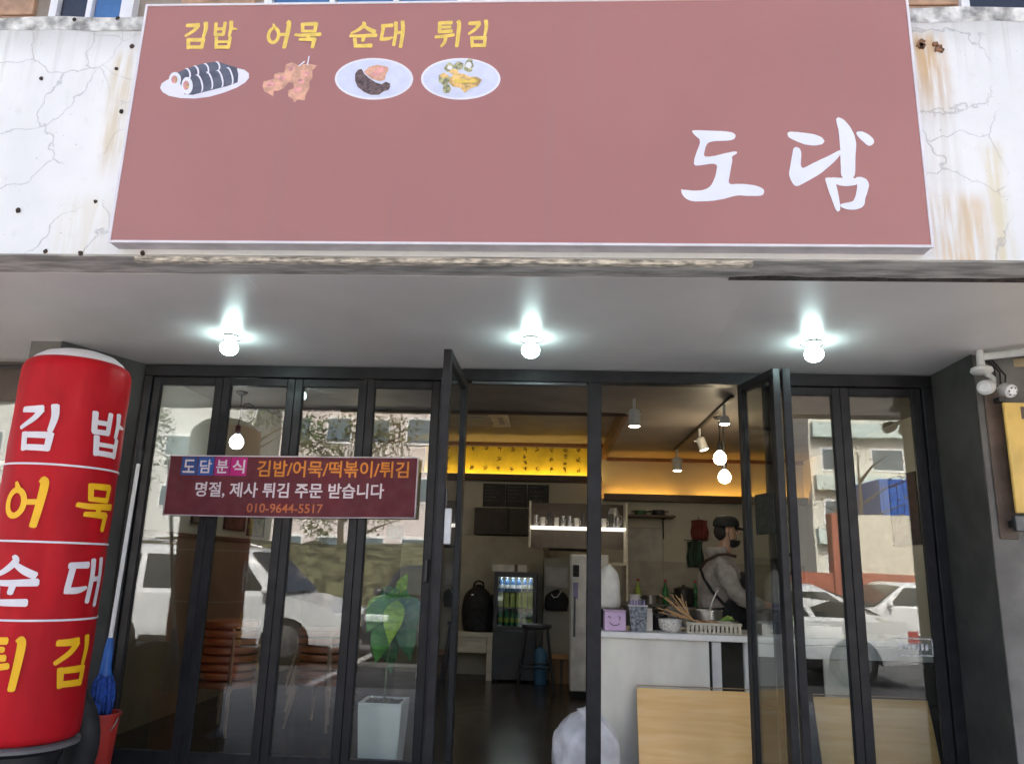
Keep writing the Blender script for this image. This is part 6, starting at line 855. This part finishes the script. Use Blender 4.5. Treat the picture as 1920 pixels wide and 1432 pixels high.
P('soil', mat('soil', (.14, .11, .085), .95, var=.5, vs=60, bump=1, bs=60), PL, lambda b: b.grid([[(-1.204+.238*i/10, .241+.238*j/10, .504+random.uniform(-.002, .005)) for i in range(11)] for j in range(11)]))
P('stem', mat('stem', (.16, .20, .09), .6), PL, lambda b: b.tube([(-1.09, .37, .50), (-1.085, .37, .75), (-1.06, .38, .98), (-1.03, .38, 1.22)], [.008, .007, .006, .004], 8), 180)
def leafb(base, tip, wd, m_, up=(0, -1, .25)):
    base, tip = Vector(base), Vector(tip); d = tip-base; L_ = d.length; n_ = Vector(up); sd = d.cross(n_).normalized(); nn_ = sd.cross(d).normalized()
    rows = []
    for i in range(11):
        t = i/10; wv = wd*(math.sin(math.pi*min(1, t*1.02)**.72))*(1-.25*t)*.62; c = base+d*t+nn_*(.16*L_*math.sin(math.pi*t)*.5)
        rows.append([c+sd*wv*k+nn_*abs(k)*wv*.22+nn_*.006*math.sin(t*22+k) for k in (-1, -.5, 0, .5, 1)])
    b = MB(); b.grid(rows)
    st_ = Vector((-1.07, .375, max(.55, base.z-.05))); b.tube([st_, (st_+base)/2+Vector((0, 0, .02)), base], .003, 5)
    b.build('leaf', m_, PL, smooth=180)
def leafm(name, c): 
    m = mat(name, c, .38, var=.18, vs=14, stretch=(1, 1, 3)); p = m.node_tree.nodes['Principled BSDF']; p.inputs['Transmission Weight'].default_value = 0; return m
lg = leafm('leaf_lime', (.36, .62, .04)); lm_ = leafm('leaf_mid', (.10, .34, .06)); ld = leafm('leaf_dark', (.045, .17, .055))
for q in (((-1.03, .33, 1.15), (-1.06, .28, .86), .125, lg), ((-1.10, .36, 1.18), (-1.23, .33, .93), .15, lm_), ((-1.0, .37, 1.18), (-.89, .34, .95), .15, ld), ((-1.10, .36, 1.0), (-1.15, .31, .74), .13, lm_), ((-.98, .36, 1.02), (-.92, .33, .76), .12, ld),
          ((-1.05, .40, 1.24), (-1.0, .36, 1.02), .13, lm_), ((-1.08, .40, .98), (-1.06, .40, .66), .11, ld), ((-1.03, .38, 1.20), (-.98, .36, 1.33), .07, lg), ((-1.06, .40, 1.22), (-1.17, .42, 1.10), .12, ld), ((-1.0, .42, 1.10), (-.93, .46, .86), .12, ld), ((-1.12, .42, 1.05), (-1.22, .45, .84), .11, ld)): leafb(*q)

# ---- stacks of wooden stools
sw = woodmat('stool_wood', (.26, .075, .02), (.38, .13, .035), 'x', .35); sl_ = woodmat('stool_leg_wood', (.30, .18, .09), (.40, .25, .14), 'z', .45)
def stool(x, y, z, label, grp):
    t = thing('wooden_stool', label, 'stool', (x, y, z), grp)
    P('seat', sw, t, lambda b: b.lathe([(.02, z+.352), (.196, z+.352), (.200, z+.330), (.216, z+.330), (.218, z+.340), (.218, z+.368), (.212, z+.378), (.02, z+.381)], (x, y, 0), 32), 40)
    for k in range(4):
        a = k*math.pi/2+.5; P('leg', sl_, t, lambda b: b.tube([(x+.190*math.cos(a), y+.190*math.sin(a), z+.346), (x+.275*math.cos(a), y+.275*math.sin(a), z)], [.014, .011], 8), 60)
    return t
s0 = stool(-2.52, 1.25, FL, 'orange wooden stool in the tall stack behind the glass', 'stools of the tall stack')
for k in range(1, 8): dup(s0, (-2.52+random.uniform(-.006, .006), 1.25+random.uniform(-.006, .006), FL+k*.062), rz=random.uniform(-.02, .02))
s1_ = stool(-1.85, 1.55, FL, 'orange wooden stool in the shorter stack near the planter', 'stools of the shorter stack')
for k in range(1, 7): dup(s1_, (-1.85+random.uniform(-.006, .006), 1.55+random.uniform(-.006, .006), FL+k*.062), rz=random.uniform(-.02, .02))

# ---- pictures on the side walls
def sidepic(label, X, y0, y1, z0, z1, m_, s_):
    t = thing('wall_picture', label, 'picture', (X, (y0+y1)/2, z0)); a, c = (X, X+s_*.014); P('print', m_, t, lambda b: b.b2(a+s_*.002, c, y0+.012, y1-.012, z0+.012, z1-.012)); P('frame', frm, t, lambda b: (b.b2(a+s_*.001, a+s_*.022, y0, y0+.012, z0, z1), b.b2(a+s_*.001, a+s_*.022, y1-.012, y1, z0, z1), b.b2(a+s_*.001, a+s_*.022, y0+.012, y1-.012, z0, z0+.012), b.b2(a+s_*.001, a+s_*.022, y0+.012, y1-.012, z1-.012, z1)))
sidepic('dark maroon poster on the pale side wall of the kitchen', 3.25, 2.05, 2.62, 1.68, 2.32, mat('poster_maroon', (.05, .018, .020), .5, var=.3), -1)
sidepic('dark photograph on the sage wall above the tan band', -3.2, 1.75, 2.12, 1.68, 1.95, mat('photo_dark', (.10, .10, .08), .4, var=.6, vs=9), 1)
sidepic('reddish photograph on the sage wall past the tall stool stack', -3.2, 2.45, 2.95, 1.66, 1.95, mat('photo_red', (.10, .05, .04), .4, var=.6, vs=9), 1)
sidepic('olive photograph on the sage wall farthest inside', -3.2, 3.05, 3.5, 1.62, 1.93, mat('photo_olive', (.11, .11, .05), .4, var=.6, vs=9), 1)
wlft = bpy.data.objects['wall_left']; P('wainscot', mwain, wlft, lambda b: b.b2(-3.2, -3.185, .145, 5.16, FL, 1.55)); P('dado_rail', 'rail_brown', wlft, lambda b: b.b2(-3.2, -3.17, .145, 5.14, 1.551, 1.59))

# ---- lamps inside
warm = emit('bulb_warm', (1, .82, .55), 10)
def spot(x, y, zt, tilt, label, h=.13, r=.046, grp='white track spot lamps'):
    t = thing('spot_lamp', label, 'lamp', (x, y, zt), grp)
    P('stem', wp, t, lambda b: b.cyl((x, y, zt), (x, y, zt-.09), .012, n=10)); d = Vector((math.sin(tilt), 0, -math.cos(tilt))); c = Vector((x, y, zt-.09))
    P('can', wp, t, lambda b: b.tube([c, c+d*.01, c+d*h], [r*.5, r*.92, r], 20), 40); P('bracket', wp, t, lambda b: b.b2(x-r-.012, x+r+.012, y-.006, y+.006, zt-.135, zt-.125))
    P('lens', emit('spot_glow', (1, .86, .66), 10), t, lambda b: b.tube([c+d*(h+.0005), c+d*(h+.006)], [r*.9, r*.7], 18))
spot(.685, 1.5, 2.818, 0, 'white can spot lamp over the counter opening', .15, .050)
RL = P('track_rail_lamp', mat('track_black', (.03, .025, .022), .4), None, lambda b: b.b2(1.455, 1.485, 1.3, 4.4, 2.795, 2.819)); RL.name = 'lamp_track'; tag(RL, 'thin dark lamp track running along the kitchen ceiling', 'track')
spot(1.47, 4.2, 2.794, 0, 'white spot lamp at the far end of the dark track', .16, .055); spot(1.47, 2.75, 2.794, rad(18), 'tilted white spot lamp on the middle of the dark track'); spot(1.47, 1.62, 2.794, 0, 'white spot lamp at the window end of the dark track', .07, .045)
def pendant(x, y, zc_, zb, label, loop=False, m_=None, grp='bare pendant bulbs'):
    t = thing('pendant_lamp', label, 'lamp', (x, y, zc_), grp)
    P('ceiling_cap', 'black_plastic', t, lambda b: b.lathe([(.05, zc_), (.05, zc_-.012), (.02, zc_-.03)], (x, y, 0), 18), 40)
    pts = [(x, y, zc_-.028), (x+.004, y, (zc_+zb)/2), (x, y, zb+.16)]
    P('cord', 'rubber', t, lambda b: b.tube(pts, .006, 6))
    if loop: P('cord_loop', 'rubber', t, lambda b: b.tube([(x, y-.008, zb+.20)]+[(x+.07+.07*math.cos(a), y-.008, zb+.27+.08*math.sin(a)) for a in [3.6+i*.45 for i in range(12)]], .006, 6), 180)
    P('socket', 'black_plastic', t, lambda b: b.lathe([(.01, zb+.16), (.022, zb+.15), (.024, zb+.09), (.02, zb+.075)], (x, y, 0), 14), 40)
    P('bulb', m_ or warm, t, lambda b: b.lathe([(.02, zb+.0745), (.035, zb+.06), (.055, zb+.03), (.06, zb), (.05, zb-.03), (.03, zb-.048), (.002, zb-.053)], (x, y, 0), 22), 60)
pendant(-2.755, 1.5, 2.819, 2.365, 'bare pendant bulb with looped cord near the sage wall', True, emit('bulb_day', (.92, .97, 1), 6))
pendant(1.556, 2.25, 2.819, 2.42, 'short bare pendant bulb beside the dark track'); pendant(1.63, 2.42, 2.819, 2.265, 'lower bare pendant bulb beside the dark track'); pendant(-2.1, 3.4, 2.985, 2.52, 'bare pendant bulb deep over the dining area')

# ================================================================ the person at the kitchen
mat('skin', (.44, .26, .17), .5, var=.08); mat('hoodie', (.33, .30, .27), .85, var=.12, vs=18, bump=.5, bs=22); mat('trouser', (.02, .022, .028), .8); mat('cap_cloth', (.016, .017, .013), .8, var=.2); mat('hair', (.020, .013, .010), .6); mat('apron_cloth', (.012, .012, .014), .8, var=.3)
PX, PY = 1.40, 1.72
PE = thing('person', 'person in a beige hoodie, dark cap and black apron, working at the counter', 'person', (PX, PY, FL))
n = [((PX, PY, 1.02), (.15, .15)), ((PX+.005, PY, 1.22), (.15, .16)), ((PX+.02, PY, 1.42), (.14, .17)), ((PX+.035, PY, 1.535), (.07, .08)), ((PX+.05, PY, 1.585), .056), ((PX+.094, PY, 1.665), (.080, .068)), ((PX+.076, PY, 1.735), (.104, .084)), ((PX+.070, PY, 1.785), (.070, .065)),
     ((PX, PY-.09, .95), .095), ((PX+.01, PY-.10, .56), .065), ((PX-.02, PY-.10, .18), .045), ((PX+.12, PY-.11, .135), .035),
     ((PX, PY+.09, .95), .095), ((PX+.01, PY+.10, .56), .065), ((PX-.02, PY+.10, .18), .045), ((PX+.12, PY+.11, .135), .035),
     ((PX+.02, PY-.21, 1.45), .055), ((PX+.10, PY-.26, 1.21), .042), ((PX+.33, PY-.22, 1.14), .030), ((PX+.40, PY-.21, 1.13), (.022, .036)),
     ((PX+.02, PY+.21, 1.45), .055), ((PX+.10, PY+.26, 1.21), .042), ((PX+.33, PY+.16, 1.14), .030), ((PX+.40, PY+.14, 1.13), (.022, .036))]
e = [(0, 1), (1, 2), (2, 3), (3, 4), (4, 5), (5, 6), (6, 7), (0, 8), (8, 9), (9, 10), (10, 11), (0, 12), (12, 13), (13, 14), (14, 15), (2, 16), (16, 17), (17, 18), (18, 19), (2, 20), (20, 21), (21, 22), (22, 23)]
for s_, w_i in ((-1, 19), (1, 23)):        # five fingers on each hand, closed loosely
    w0 = Vector(n[w_i][0])
    for k in range(4):
        i0 = len(n); off = (k-1.5)*.019
        n.append((tuple(w0+Vector((.045, off, .004))), .0095)); n.append((tuple(w0+Vector((.085-.006*abs(k-1), off, -.004))), .0088)); n.append((tuple(w0+Vector((.10-.006*abs(k-1), off, -.032))), .008))
        e += [(w_i, i0), (i0, i0+1), (i0+1, i0+2)]
    i0 = len(n); n.append((tuple(w0+Vector((.015, -s_*.045, -.01))), .010)); n.append((tuple(w0+Vector((.05, -s_*.055, -.03))), .009)); e += [(w_i, i0), (i0, i0+1)]
skin('body', n, e, 'skin', PE)
hn = [((PX-.01, PY, .98), (.165, .17)), ((PX, PY, 1.10), (.185, .19)), ((PX+.0, PY, 1.28), (.18, .195)), ((PX+.015, PY, 1.44), (.155, .20)), ((PX+.03, PY, 1.535), (.095, .10)), ((PX-.01, PY-.21, 1.44), .088), ((PX+.075, PY-.27, 1.22), .078), ((PX+.19, PY-.25, 1.16), .062), ((PX+.30, PY-.225, 1.145), .048), ((PX-.01, PY+.21, 1.44), .088), ((PX+.075, PY+.27, 1.22), .078), ((PX+.19, PY+.23, 1.16), .062), ((PX+.30, PY+.18, 1.145), .048)]
hd_ = skin('hoodie', hn, [(0, 1), (1, 2), (2, 3), (3, 4), (3, 5), (5, 6), (6, 7), (7, 8), (3, 9), (9, 10), (10, 11), (11, 12)], 'hoodie', PE, sub=4)
tx_ = bpy.data.textures.new('folds', 'CLOUDS'); tx_.noise_scale = .085; tx_.noise_depth = 2
dm_ = hd_.modifiers.new('folds', 'DISPLACE'); dm_.texture = tx_; dm_.strength = .035; dm_.mid_level = .5
skin('hood', [((PX-.045, PY-.085, 1.555), .042), ((PX-.085, PY, 1.545), .055), ((PX-.045, PY+.085, 1.555), .042), ((PX+.06, PY+.085, 1.575), .034), ((PX+.06, PY-.085, 1.575), .034)], [(4, 0), (0, 1), (1, 2), (2, 3)], 'hoodie', PE, 1)
skin('trousers', [((PX, PY, .98), (.15, .155)), ((PX, PY-.09, .92), .11), ((PX+.01, PY-.10, .55), .085), ((PX-.015, PY-.10, .20), .07), ((PX, PY+.09, .92), .11), ((PX+.01, PY+.10, .55), .085), ((PX-.015, PY+.10, .20), .07)], [(0, 1), (1, 2), (2, 3), (0, 4), (4, 5), (5, 6)], 'trouser', PE)
for s_ in (-1, 1): P('shoe', 'rubber', PE, lambda b: (b.sph((PX+.05, PY+s_*.105, FL+.045), (.14, .05, .045)), b.b2(PX-.08, PY*0+PX+.18, PY+s_*.105-.045, PY+s_*.105+.045, FL, FL+.02, .006)), 60)
hx, hz = PX+.078, 1.735
P('hair', 'hair', PE, lambda b: b.sph((hx-.040, PY, hz-.012), (.070, .083, .075), 20, 14), 180)
cp_ = P('cap', 'cap_cloth', PE, lambda b: b.lathe([(.108, hz+.035), (.110, hz+.05), (.106, hz+.08), (.085, hz+.112), (.045, hz+.128), (.002, hz+.132)], (hx-.004, PY, 0), 26), 60)
P('brim', 'cap_cloth', cp_, lambda b: [b.grid([[(hx+.065+.125*j/4, PY+(-1+2*i/10)*.075*(1-.35*(j/4)**2), hz+.038-.020*(j/4)-.012*((-1+2*i/10)**2)-.006*k) for i in range(11)] for j in range(5)]) for k in (0, 1)], 180)
P('ear', 'skin', PE, lambda b: b.sph((hx-.01, PY-.083, hz-.005), (.018, .010, .030), 10, 8), 180); P('nose', 'skin', PE, lambda b: b.tube([(hx+.083, PY, hz+.012), (hx+.108, PY, hz-.022), (hx+.086, PY, hz-.032)], [.009, .014, .008], 8), 180)
for s_ in (-1, 1): P('eye', 'rubber', PE, lambda b: b.sph((hx+.078, PY+s_*.032, hz+.008), (.008, .013, .006), 10, 8), 180)
P('mouth', mat('lip', (.30, .12, .09), .5), PE, lambda b: b.tube([(hx+.080, PY-.022, hz-.058), (hx+.090, PY, hz-.057), (hx+.080, PY+.022, hz-.058)], .005, 6), 180)
P('mask', mat('mask_black', (.012, .012, .013), .8), PE, lambda b: b.lathe([(.045, hz-.138), (.072, hz-.124), (.088, hz-.102), (.091, hz-.082), (.088, hz-.078)], (hx+.020, PY, 0), 26, -1.75, 1.75), 180)
P('mask_loop', 'mask_black', PE, lambda b: b.tube([(hx+.005, PY-.084, hz-.085), (hx-.005, PY-.090, hz-.045), (hx-.012, PY-.094, hz-.02)], .0022, 6))
def apr(b):
    rows = []
    for j in range(15):
        t = j/14; z = .55+(1.40-.55)*t; half = 1.75 if z < 1.12 else 1.75-(z-1.12)/.28*.95
        rows.append([(PX+.01+(.225+.02*(1-t)+.006*math.sin(a*9+t*3))*math.cos(a), PY+(.235+.02*(1-t)+.006*math.sin(a*8))*math.sin(a), z) for a in [-half+2*half*i/24 for i in range(25)]])
    b.grid(rows)
o = P('apron', 'apron_cloth', PE, apr, 180); o.modifiers.new('t', 'SOLIDIFY').thickness = .005
P('apron_strap', mat('strap_brown', (.05, .025, .018), .7), PE, lambda b: b.tube([(PX+.10, PY-.215, 1.52), (PX+.03, PY-.215, 1.535), (PX-.05, PY-.215, 1.53), (PX-.13, PY-.14, 1.48), (PX-.165, PY-.06, 1.42)], .013, 6), 180)
P('apron_strap', 'apron_cloth', PE, lambda b: b.tube([(PX-.165, PY-.06, 1.42), (PX-.15, PY-.13, 1.34), (PX-.10, PY-.19, 1.24), (PX-.02, PY-.225, 1.15), (PX+.02, PY-.23, 1.12)], .013, 6), 180)
P('apron_tie', 'apron_cloth', PE, lambda b: b.tube([(PX+.0, PY-.228, 1.115), (PX-.10, PY-.185, 1.10), (PX-.17, PY-.09, 1.095), (PX-.19, PY, 1.095), (PX-.17, PY+.09, 1.095)], .009, 6), 180)

# ================================================================ the street behind the camera (seen in the glass)
mat('car_white', (.72, .73, .74), .25, var=.03, coat=.6); mat('car_silver', (.50, .52, .54), .28, .3, var=.03, coat=.6); mat('car_glass', (.03, .035, .035), .06, var=.1); mat('tail_red', (.40, .015, .02), .25); mat('head_lamp', (.65, .68, .70), .15); mat('alloy', (.45, .45, .46), .3, .9)
def car(name, label, loc, rz, L_, wd, H, paint, cab, belt):
    """cab: rear-base, rear-top, front-top, front-base along the length; front is +x"""
    t = thing(name, label, 'car', loc, 'cars parked across from the shop'); ox, oy, oz = loc; hw = wd/2; wr = .33; wb_ = L_*.30
    V = lambda x, y, z: (ox+x, oy+y, oz+z)
    def prof():
        pts = [(-L_/2+.03, .34), (-L_/2, .55), (-L_/2+.03, belt-.06), (-L_/2+.12, belt)]
        pts += [(cab[3]+.1, belt), (L_/2-.25, belt-.14), (L_/2-.04, belt-.30), (L_/2, .50), (L_/2-.04, .27)]
        for c in (wb_, -wb_):
            pts += [(c+(wr+.05)*math.cos(a), .30+(wr+.05)*math.sin(a)) for a in [max(-.1, 0)+math.pi*i/10 for i in range(11)]]
            pts += [(c-wr-.06, .24)] if c > 0 else []
        return pts
    def body(b):
        pp = prof(); rows = []
        for y, k in ((-hw+.0, .0), (-hw+.03, .02), (0, .03), (hw-.03, .02), (hw, .0)): rows.append([V(x, y, z) for x, z in pp])
        vs = [[b.bm.verts.new(q) for q in r] for r in rows]; n_ = len(pp)
        for r1, r2_ in zip(vs, vs[1:]):
            for i in range(n_): b.bm.faces.new((r1[i], r1[(i+1) % n_], r2_[(i+1) % n_], r2_[i]))
        b.bm.faces.new(vs[0]); b.bm.faces.new(vs[-1][::-1])
    P('body', paint, t, body)
    def sec(x0, x1, z, hy): return [V(x0, -hy, z), V(x1, -hy, z), V(x1, hy, z), V(x0, hy, z)]
    def cabin(b):
        lv = [(cab[0], cab[3], belt-.01, hw-.03), (cab[0]+(cab[1]-cab[0])*.55, cab[3]+(cab[2]-cab[3])*.55, belt+(H-belt)*.55, hw-.11), (cab[1], cab[2], H-.06, hw-.20), (cab[1]+.12, cab[2]-.15, H, hw-.30)]
        vs = [[b.bm.verts.new(q) for q in sec(a, c, z, hy)] for a, c, z, hy in lv]
        for r1, r2_ in zip(vs, vs[1:]):
            for i in range(4): b.bm.faces.new((r1[i], r1[(i+1) % 4], r2_[(i+1) % 4], r2_[i]))
        b.bm.faces.new(vs[-1])
    P('cabin', paint, t, cabin, 50)
    def wq(s_, x0, x1, z0=.10, z1=.80):     # a side window between two fractions of the length
        def pt(f, g):
            z = belt+(H-belt)*g; a = cab[0]+(cab[1]-cab[0])*g; c = cab[3]+(cab[2]-cab[3])*g
            hy = (hw-.03+(hw-.11-(hw-.03))*g/.55) if g < .55 else (hw-.11+(-.09)*(g-.55)/.40)
            return V(a+(c-a)*f, s_*(hy+.006), z)
        return [pt(x0, z0), pt(x1, z0), pt(x1, (z0+z1)/2), pt(x1, z1), pt(x0, z1), pt(x0, (z0+z1)/2)]
    for s_ in (-1, 1):
        for a, c in ((.06, .30), (.335, .60), (.635, .93)):
            q = wq(s_, a, c); P('side_window', 'car_glass', t, lambda b: b.prism(q, (0, -s_*.004, 0)))
        for c in (wb_, -wb_):
            wh = P('wheel', 'rubber', t, lambda b: b.lathe([(wr-.10, -.10), (wr-.02, -.10), (wr, -.07), (wr, .07), (wr-.02, .10), (wr-.10, .10)], V(c, s_*(hw-.11), wr), 28, axis='y'), 40)
            P('rim', 'alloy', wh, lambda b: (b.lathe([(.03, s_*.101), (wr-.11, s_*.095), (wr-.10, s_*.104), (wr-.12, s_*.106)], V(c, s_*(hw-.11), wr), 20, axis='y')), 40)
        P('door_mirror', paint, t, lambda b: b.sph(V(cab[3]-.25, s_*(hw+.06), belt+.08), (.06, .09, .07), 12, 8), 180)
        P('tail_lamp', 'tail_red', t, lambda b: b.b2(ox-L_/2-.012, ox-L_/2+.16, oy+s_*(hw-.13)-.135, oy+s_*(hw-.13)+.135, oz+belt-.30, oz+belt-.10, .02))
        P('head_lamp', 'head_lamp', t, lambda b: b.b2(ox+L_/2-.24, ox+L_/2-.03, oy+s_*(hw-.20)-.19, oy+s_*(hw-.20)+.19, oz+belt-.34, oz+belt-.22, .02))
        P('door_handle', 'grey_metal', t, lambda b: b.b2(ox-.1, ox+.08, oy+s_*(hw+.008)-.008, oy+s_*(hw+.008)+.008, oz+belt-.14, oz+belt-.11, .003))
        P('lower_trim', 'rubber', t, lambda b: b.b2(ox-wb_+.42, ox+wb_-.42, oy+s_*(hw+.004)-.006, oy+s_*(hw+.004)+.006, oz+.26, oz+.36, .003))
    P('number_plate', 'white_paint', t, lambda b: b.b2(ox-L_/2-.02, ox-L_/2-.005, oy-.26, oy+.26, oz+.62, oz+.73))
    wsf = [V(cab[3]-.02, -hw+.10, belt+.05), V(cab[3]-.02, hw-.10, belt+.05), V(cab[2]+.07, hw-.24, H-.09), V(cab[2]+.07, -hw+.24, H-.09)]
    P('windscreen', 'car_glass', t, lambda b: b.prism(wsf, (.035, 0, .02))); wsr = [V(cab[0]+.02, -hw+.10, belt+.08), V(cab[0]+.02, hw-.10, belt+.08), V(cab[1]-.07, hw-.24, H-.09), V(cab[1]-.07, -hw+.24, H-.09)]
    P('rear_window', 'car_glass', t, lambda b: b.prism(wsr, (-.035, 0, .015)))
    t.rotation_euler.z = rz
    return t
suv = car('parked_car', 'white sport utility car with roof rails parked across from the maroon banner', (-5.35, -7.9, -.15), 0, 4.45, 1.82, 1.72, 'car_white', (-2.08, -1.85, .55, 1.25), .98)
for s_ in (-1, 1): P('roof_rail', 'alloy', suv, lambda b: b.tube([(-6.9, -7.9+s_*.60, 1.57), (-6.8, -7.9+s_*.60, 1.63), (-5.3, -7.9+s_*.60, 1.635), (-5.05, -7.9+s_*.60, 1.585)], .018, 8))
car('parked_car', 'white saloon car with red tail lamps parked across from the security lamps', (3.0, -7.7, -.15), rad(180), 4.5, 1.8, 1.40, 'car_white', (-1.75, -1.0, .45, 1.2), .90)
car('parked_car', 'white car parked far off by the red brick gate', (7.8, -13.0, -.15), rad(172), 4.4, 1.8, 1.43, 'car_white', (-1.7, -1.0, .45, 1.2), .90)
mat('car_dark', (.035, .04, .05), .3, var=.05, coat=.4)
car('parked_car', 'dark car parked nose towards the planter window', (-2.05, -9.7, -.15), rad(90), 4.4, 1.8, 1.50, 'car_dark', (-1.9, -1.3, .45, 1.2), .95)
# buildings
def block(label, x0, x1, y0, y1, h, m_, fl, nb, band=None):
    t = thing('apartment_building', label, 'building', ((x0+x1)/2, (y0+y1)/2, -.15)); P('wall', m_, t, lambda b: b.b2(x0, x1, y0, y1, -.15, h)); P('roof_parapet', m_, t, lambda b: b.b2(x0-.15, x1+.15, y0-.15, y1+.15, h+.002, h+.5))
    fh = h/fl; bw = (x1-x0)/nb; pr = None
    for f in range(fl):
        if band: P('balcony', band, t, lambda b: b.b2(x0+.1, x1-.1, y1+.002, y1+.5, f*fh+fh*.02, f*fh+fh*.30))
        for k in range(nb):
            c = (x0+bw*(k+.5), y1+.02, f*fh+fh*.62)
            if pr is None:
                fr = P('window', 'white_paint', t, lambda b: b.box(c, (bw*.62, .06, fh*.46), None, .01)); P('pane', mat('far_pane', (.10, .14, .17), .15), fr, lambda b: (b.box((c[0], c[1]+.035, c[2]), (bw*.54, .02, fh*.38)))); pr = (fr, c)
            else:
                q = dup(pr[0], Vector(c)-Vector(pr[1])); 
    return t
block('cream apartment block with green balcony bands, seen mirrored in the glass', 14.8, 38, -52, -40, 21, mat('apt_cream', (.66, .64, .56), .8, var=.05), 7, 8, mat('apt_band', (.56, .66, .62), .6))
block('pale low building with pinkish wall mirrored above the planter', -15, -4.0, -46, -36, 9.5, mat('apt_pink', (.62, .55, .53), .8, var=.06), 3, 5)
block('grey-white flats mirrored beside the banner', -36, -18, -50, -40, 15, mat('apt_grey', (.58, .58, .56), .8, var=.06), 5, 6)
# red brick gate and blue container
GA = thing('brick_gate', 'red brick gate posts with beam mirrored low in the glass', 'gate', (8, -15, -.15)); br = mat('gate_brick', (.36, .11, .07), .8, var=.2, vs=12)
for x in (5.3, 7.0, 10.2): P('post', br, GA, lambda b: b.b2(x, x+.35, -15.4, -15, -.15, 2.9, .02))
P('wall', br, GA, lambda b: b.b2(5.65, 10.2, -15.3, -15.1, -.15, 1.45)); P('panel', mat('gate_cream', (.62, .58, .48), .8), GA, lambda b: b.b2(7.36, 10.19, -15.25, -15.15, 1.452, 2.9))
CT_ = thing('container', 'blue shipping container behind the red brick gate', 'container', (13, -26, -.15)); cb_ = mat('container_blue', (.035, .13, .45), .5, var=.1)
P('shell', cb_, CT_, lambda b: b.b2(12.4, 18.4, -27.5, -25, 2.4, 5.0, .03))
for k in range(24): P('rib', cb_, CT_, lambda b: b.b2(12.5+k*.245, 12.62+k*.245, -25, -24.95, 2.5, 4.9))
P('base', 'concrete', CT_, lambda b: b.b2(12.2, 18.6, -27.6, -24.9, -.15, 2.398))
# hedge bank, trees
HB = MB()
rows = [[(-20+22*i/44, -14.2-.9*j-random.uniform(0, .3), -.15+(0, 1.0, 1.6, 1.95, 2.05, 1.9, 1.2, -.1)[j]+random.uniform(-.12, .12)*(0 < j < 7)) for i in range(45)] for j in range(8)]
HB.grid(rows); hb = HB.build('hillside_bank', mat('bank', (.075, .075, .04), .95, var=.45, vs=3, bump=1, bs=12), None, smooth=180); struct(hb)
lfm = [mat('tree_leaf_olive', (.09, .10, .035), .7, var=.3), mat('tree_leaf_green', (.055, .10, .03), .7, var=.3), mat('tree_leaf_dry', (.17, .13, .07), .8, var=.3)]
def tree(x, y, h, r, mi, label, seed, nl=1500):
    rnd = random.Random(seed); t = thing('street_tree', label, 'tree', (x, y, -.15), 'trees across the street'); tr_ = mat('bark', (.10, .075, .055), .9, var=.3)
    def trunk(b):
        b.tube([(x, y, -.2), (x+.05, y, h*.2), (x-.04, y+.05, h*.45), (x, y, h*.85)], [.16, .13, .09, .02], 8)
        for k in range(11):
            a = rnd.uniform(0, 6.28); z0 = h*rnd.uniform(.28, .7); l = r*rnd.uniform(.6, 1.05); b.tube([(x, y, z0), (x+math.cos(a)*l*.5, y+math.sin(a)*l*.5, z0+l*.32), (x+math.cos(a)*l, y+math.sin(a)*l, z0+l*.5)], [.06, .035, .01], 6)
    P('trunk', tr_, t, trunk)
    cl2 = [(x+rnd.gauss(0, r*.5), y+rnd.gauss(0, r*.5), h*rnd.uniform(.42, 1.0), r*rnd.uniform(.22, .45)) for _ in range(22)]
    b = MB()
    for _ in range(nl):
        c = rnd.choice(cl2); v = Vector((rnd.gauss(0, 1), rnd.gauss(0, 1), rnd.gauss(0, 1))).normalized()*c[3]*rnd.uniform(.5, 1.05); p = Vector(c[:3])+v; s_ = rnd.uniform(.04, .085)
        u = Vector((rnd.gauss(0, 1), rnd.gauss(0, 1), rnd.gauss(0, 1))).normalized(); w_ = u.cross(v).normalized() if v.length else u
        b.poly([p-u*s_, p+w_*s_*.5, p+u*s_, p-w_*s_*.5])
    o = b.build('crown', lfm[mi], t); o['kind'] = 'stuff'
tl_ = ['bushy olive tree on the bank mirrored left of the banner', 'tall green tree on the bank behind the white roof-railed car', 'dry brown tree on the bank mirrored over the banner', 'small olive tree before the pale low building', 'bare-branched tree beside the cream apartment block', 'green tree beyond the red brick gate']
for i, q in enumerate((None, (-9.5, -17.5, 6.2, 2.3, 1), (-6.4, -18.5, 5.6, 2.2, 0), None, (10.5, -22, 6.5, 1.9, 2), (17, -20, 5.0, 2.2, 1))):
    if q: tree(*q[:4], q[4], tl_[i], 10+i, 160 if i == 4 else 4200)
# painted bay lines on the road
for k in range(5):
    o = P('bay_line', mat('road_paint', (.6, .6, .58), .8, var=.2), None, lambda b: b.b2(-8+k*4.9, -7.88+k*4.9, -9.2, -4.6, -.1495, -.146)); struct(o)
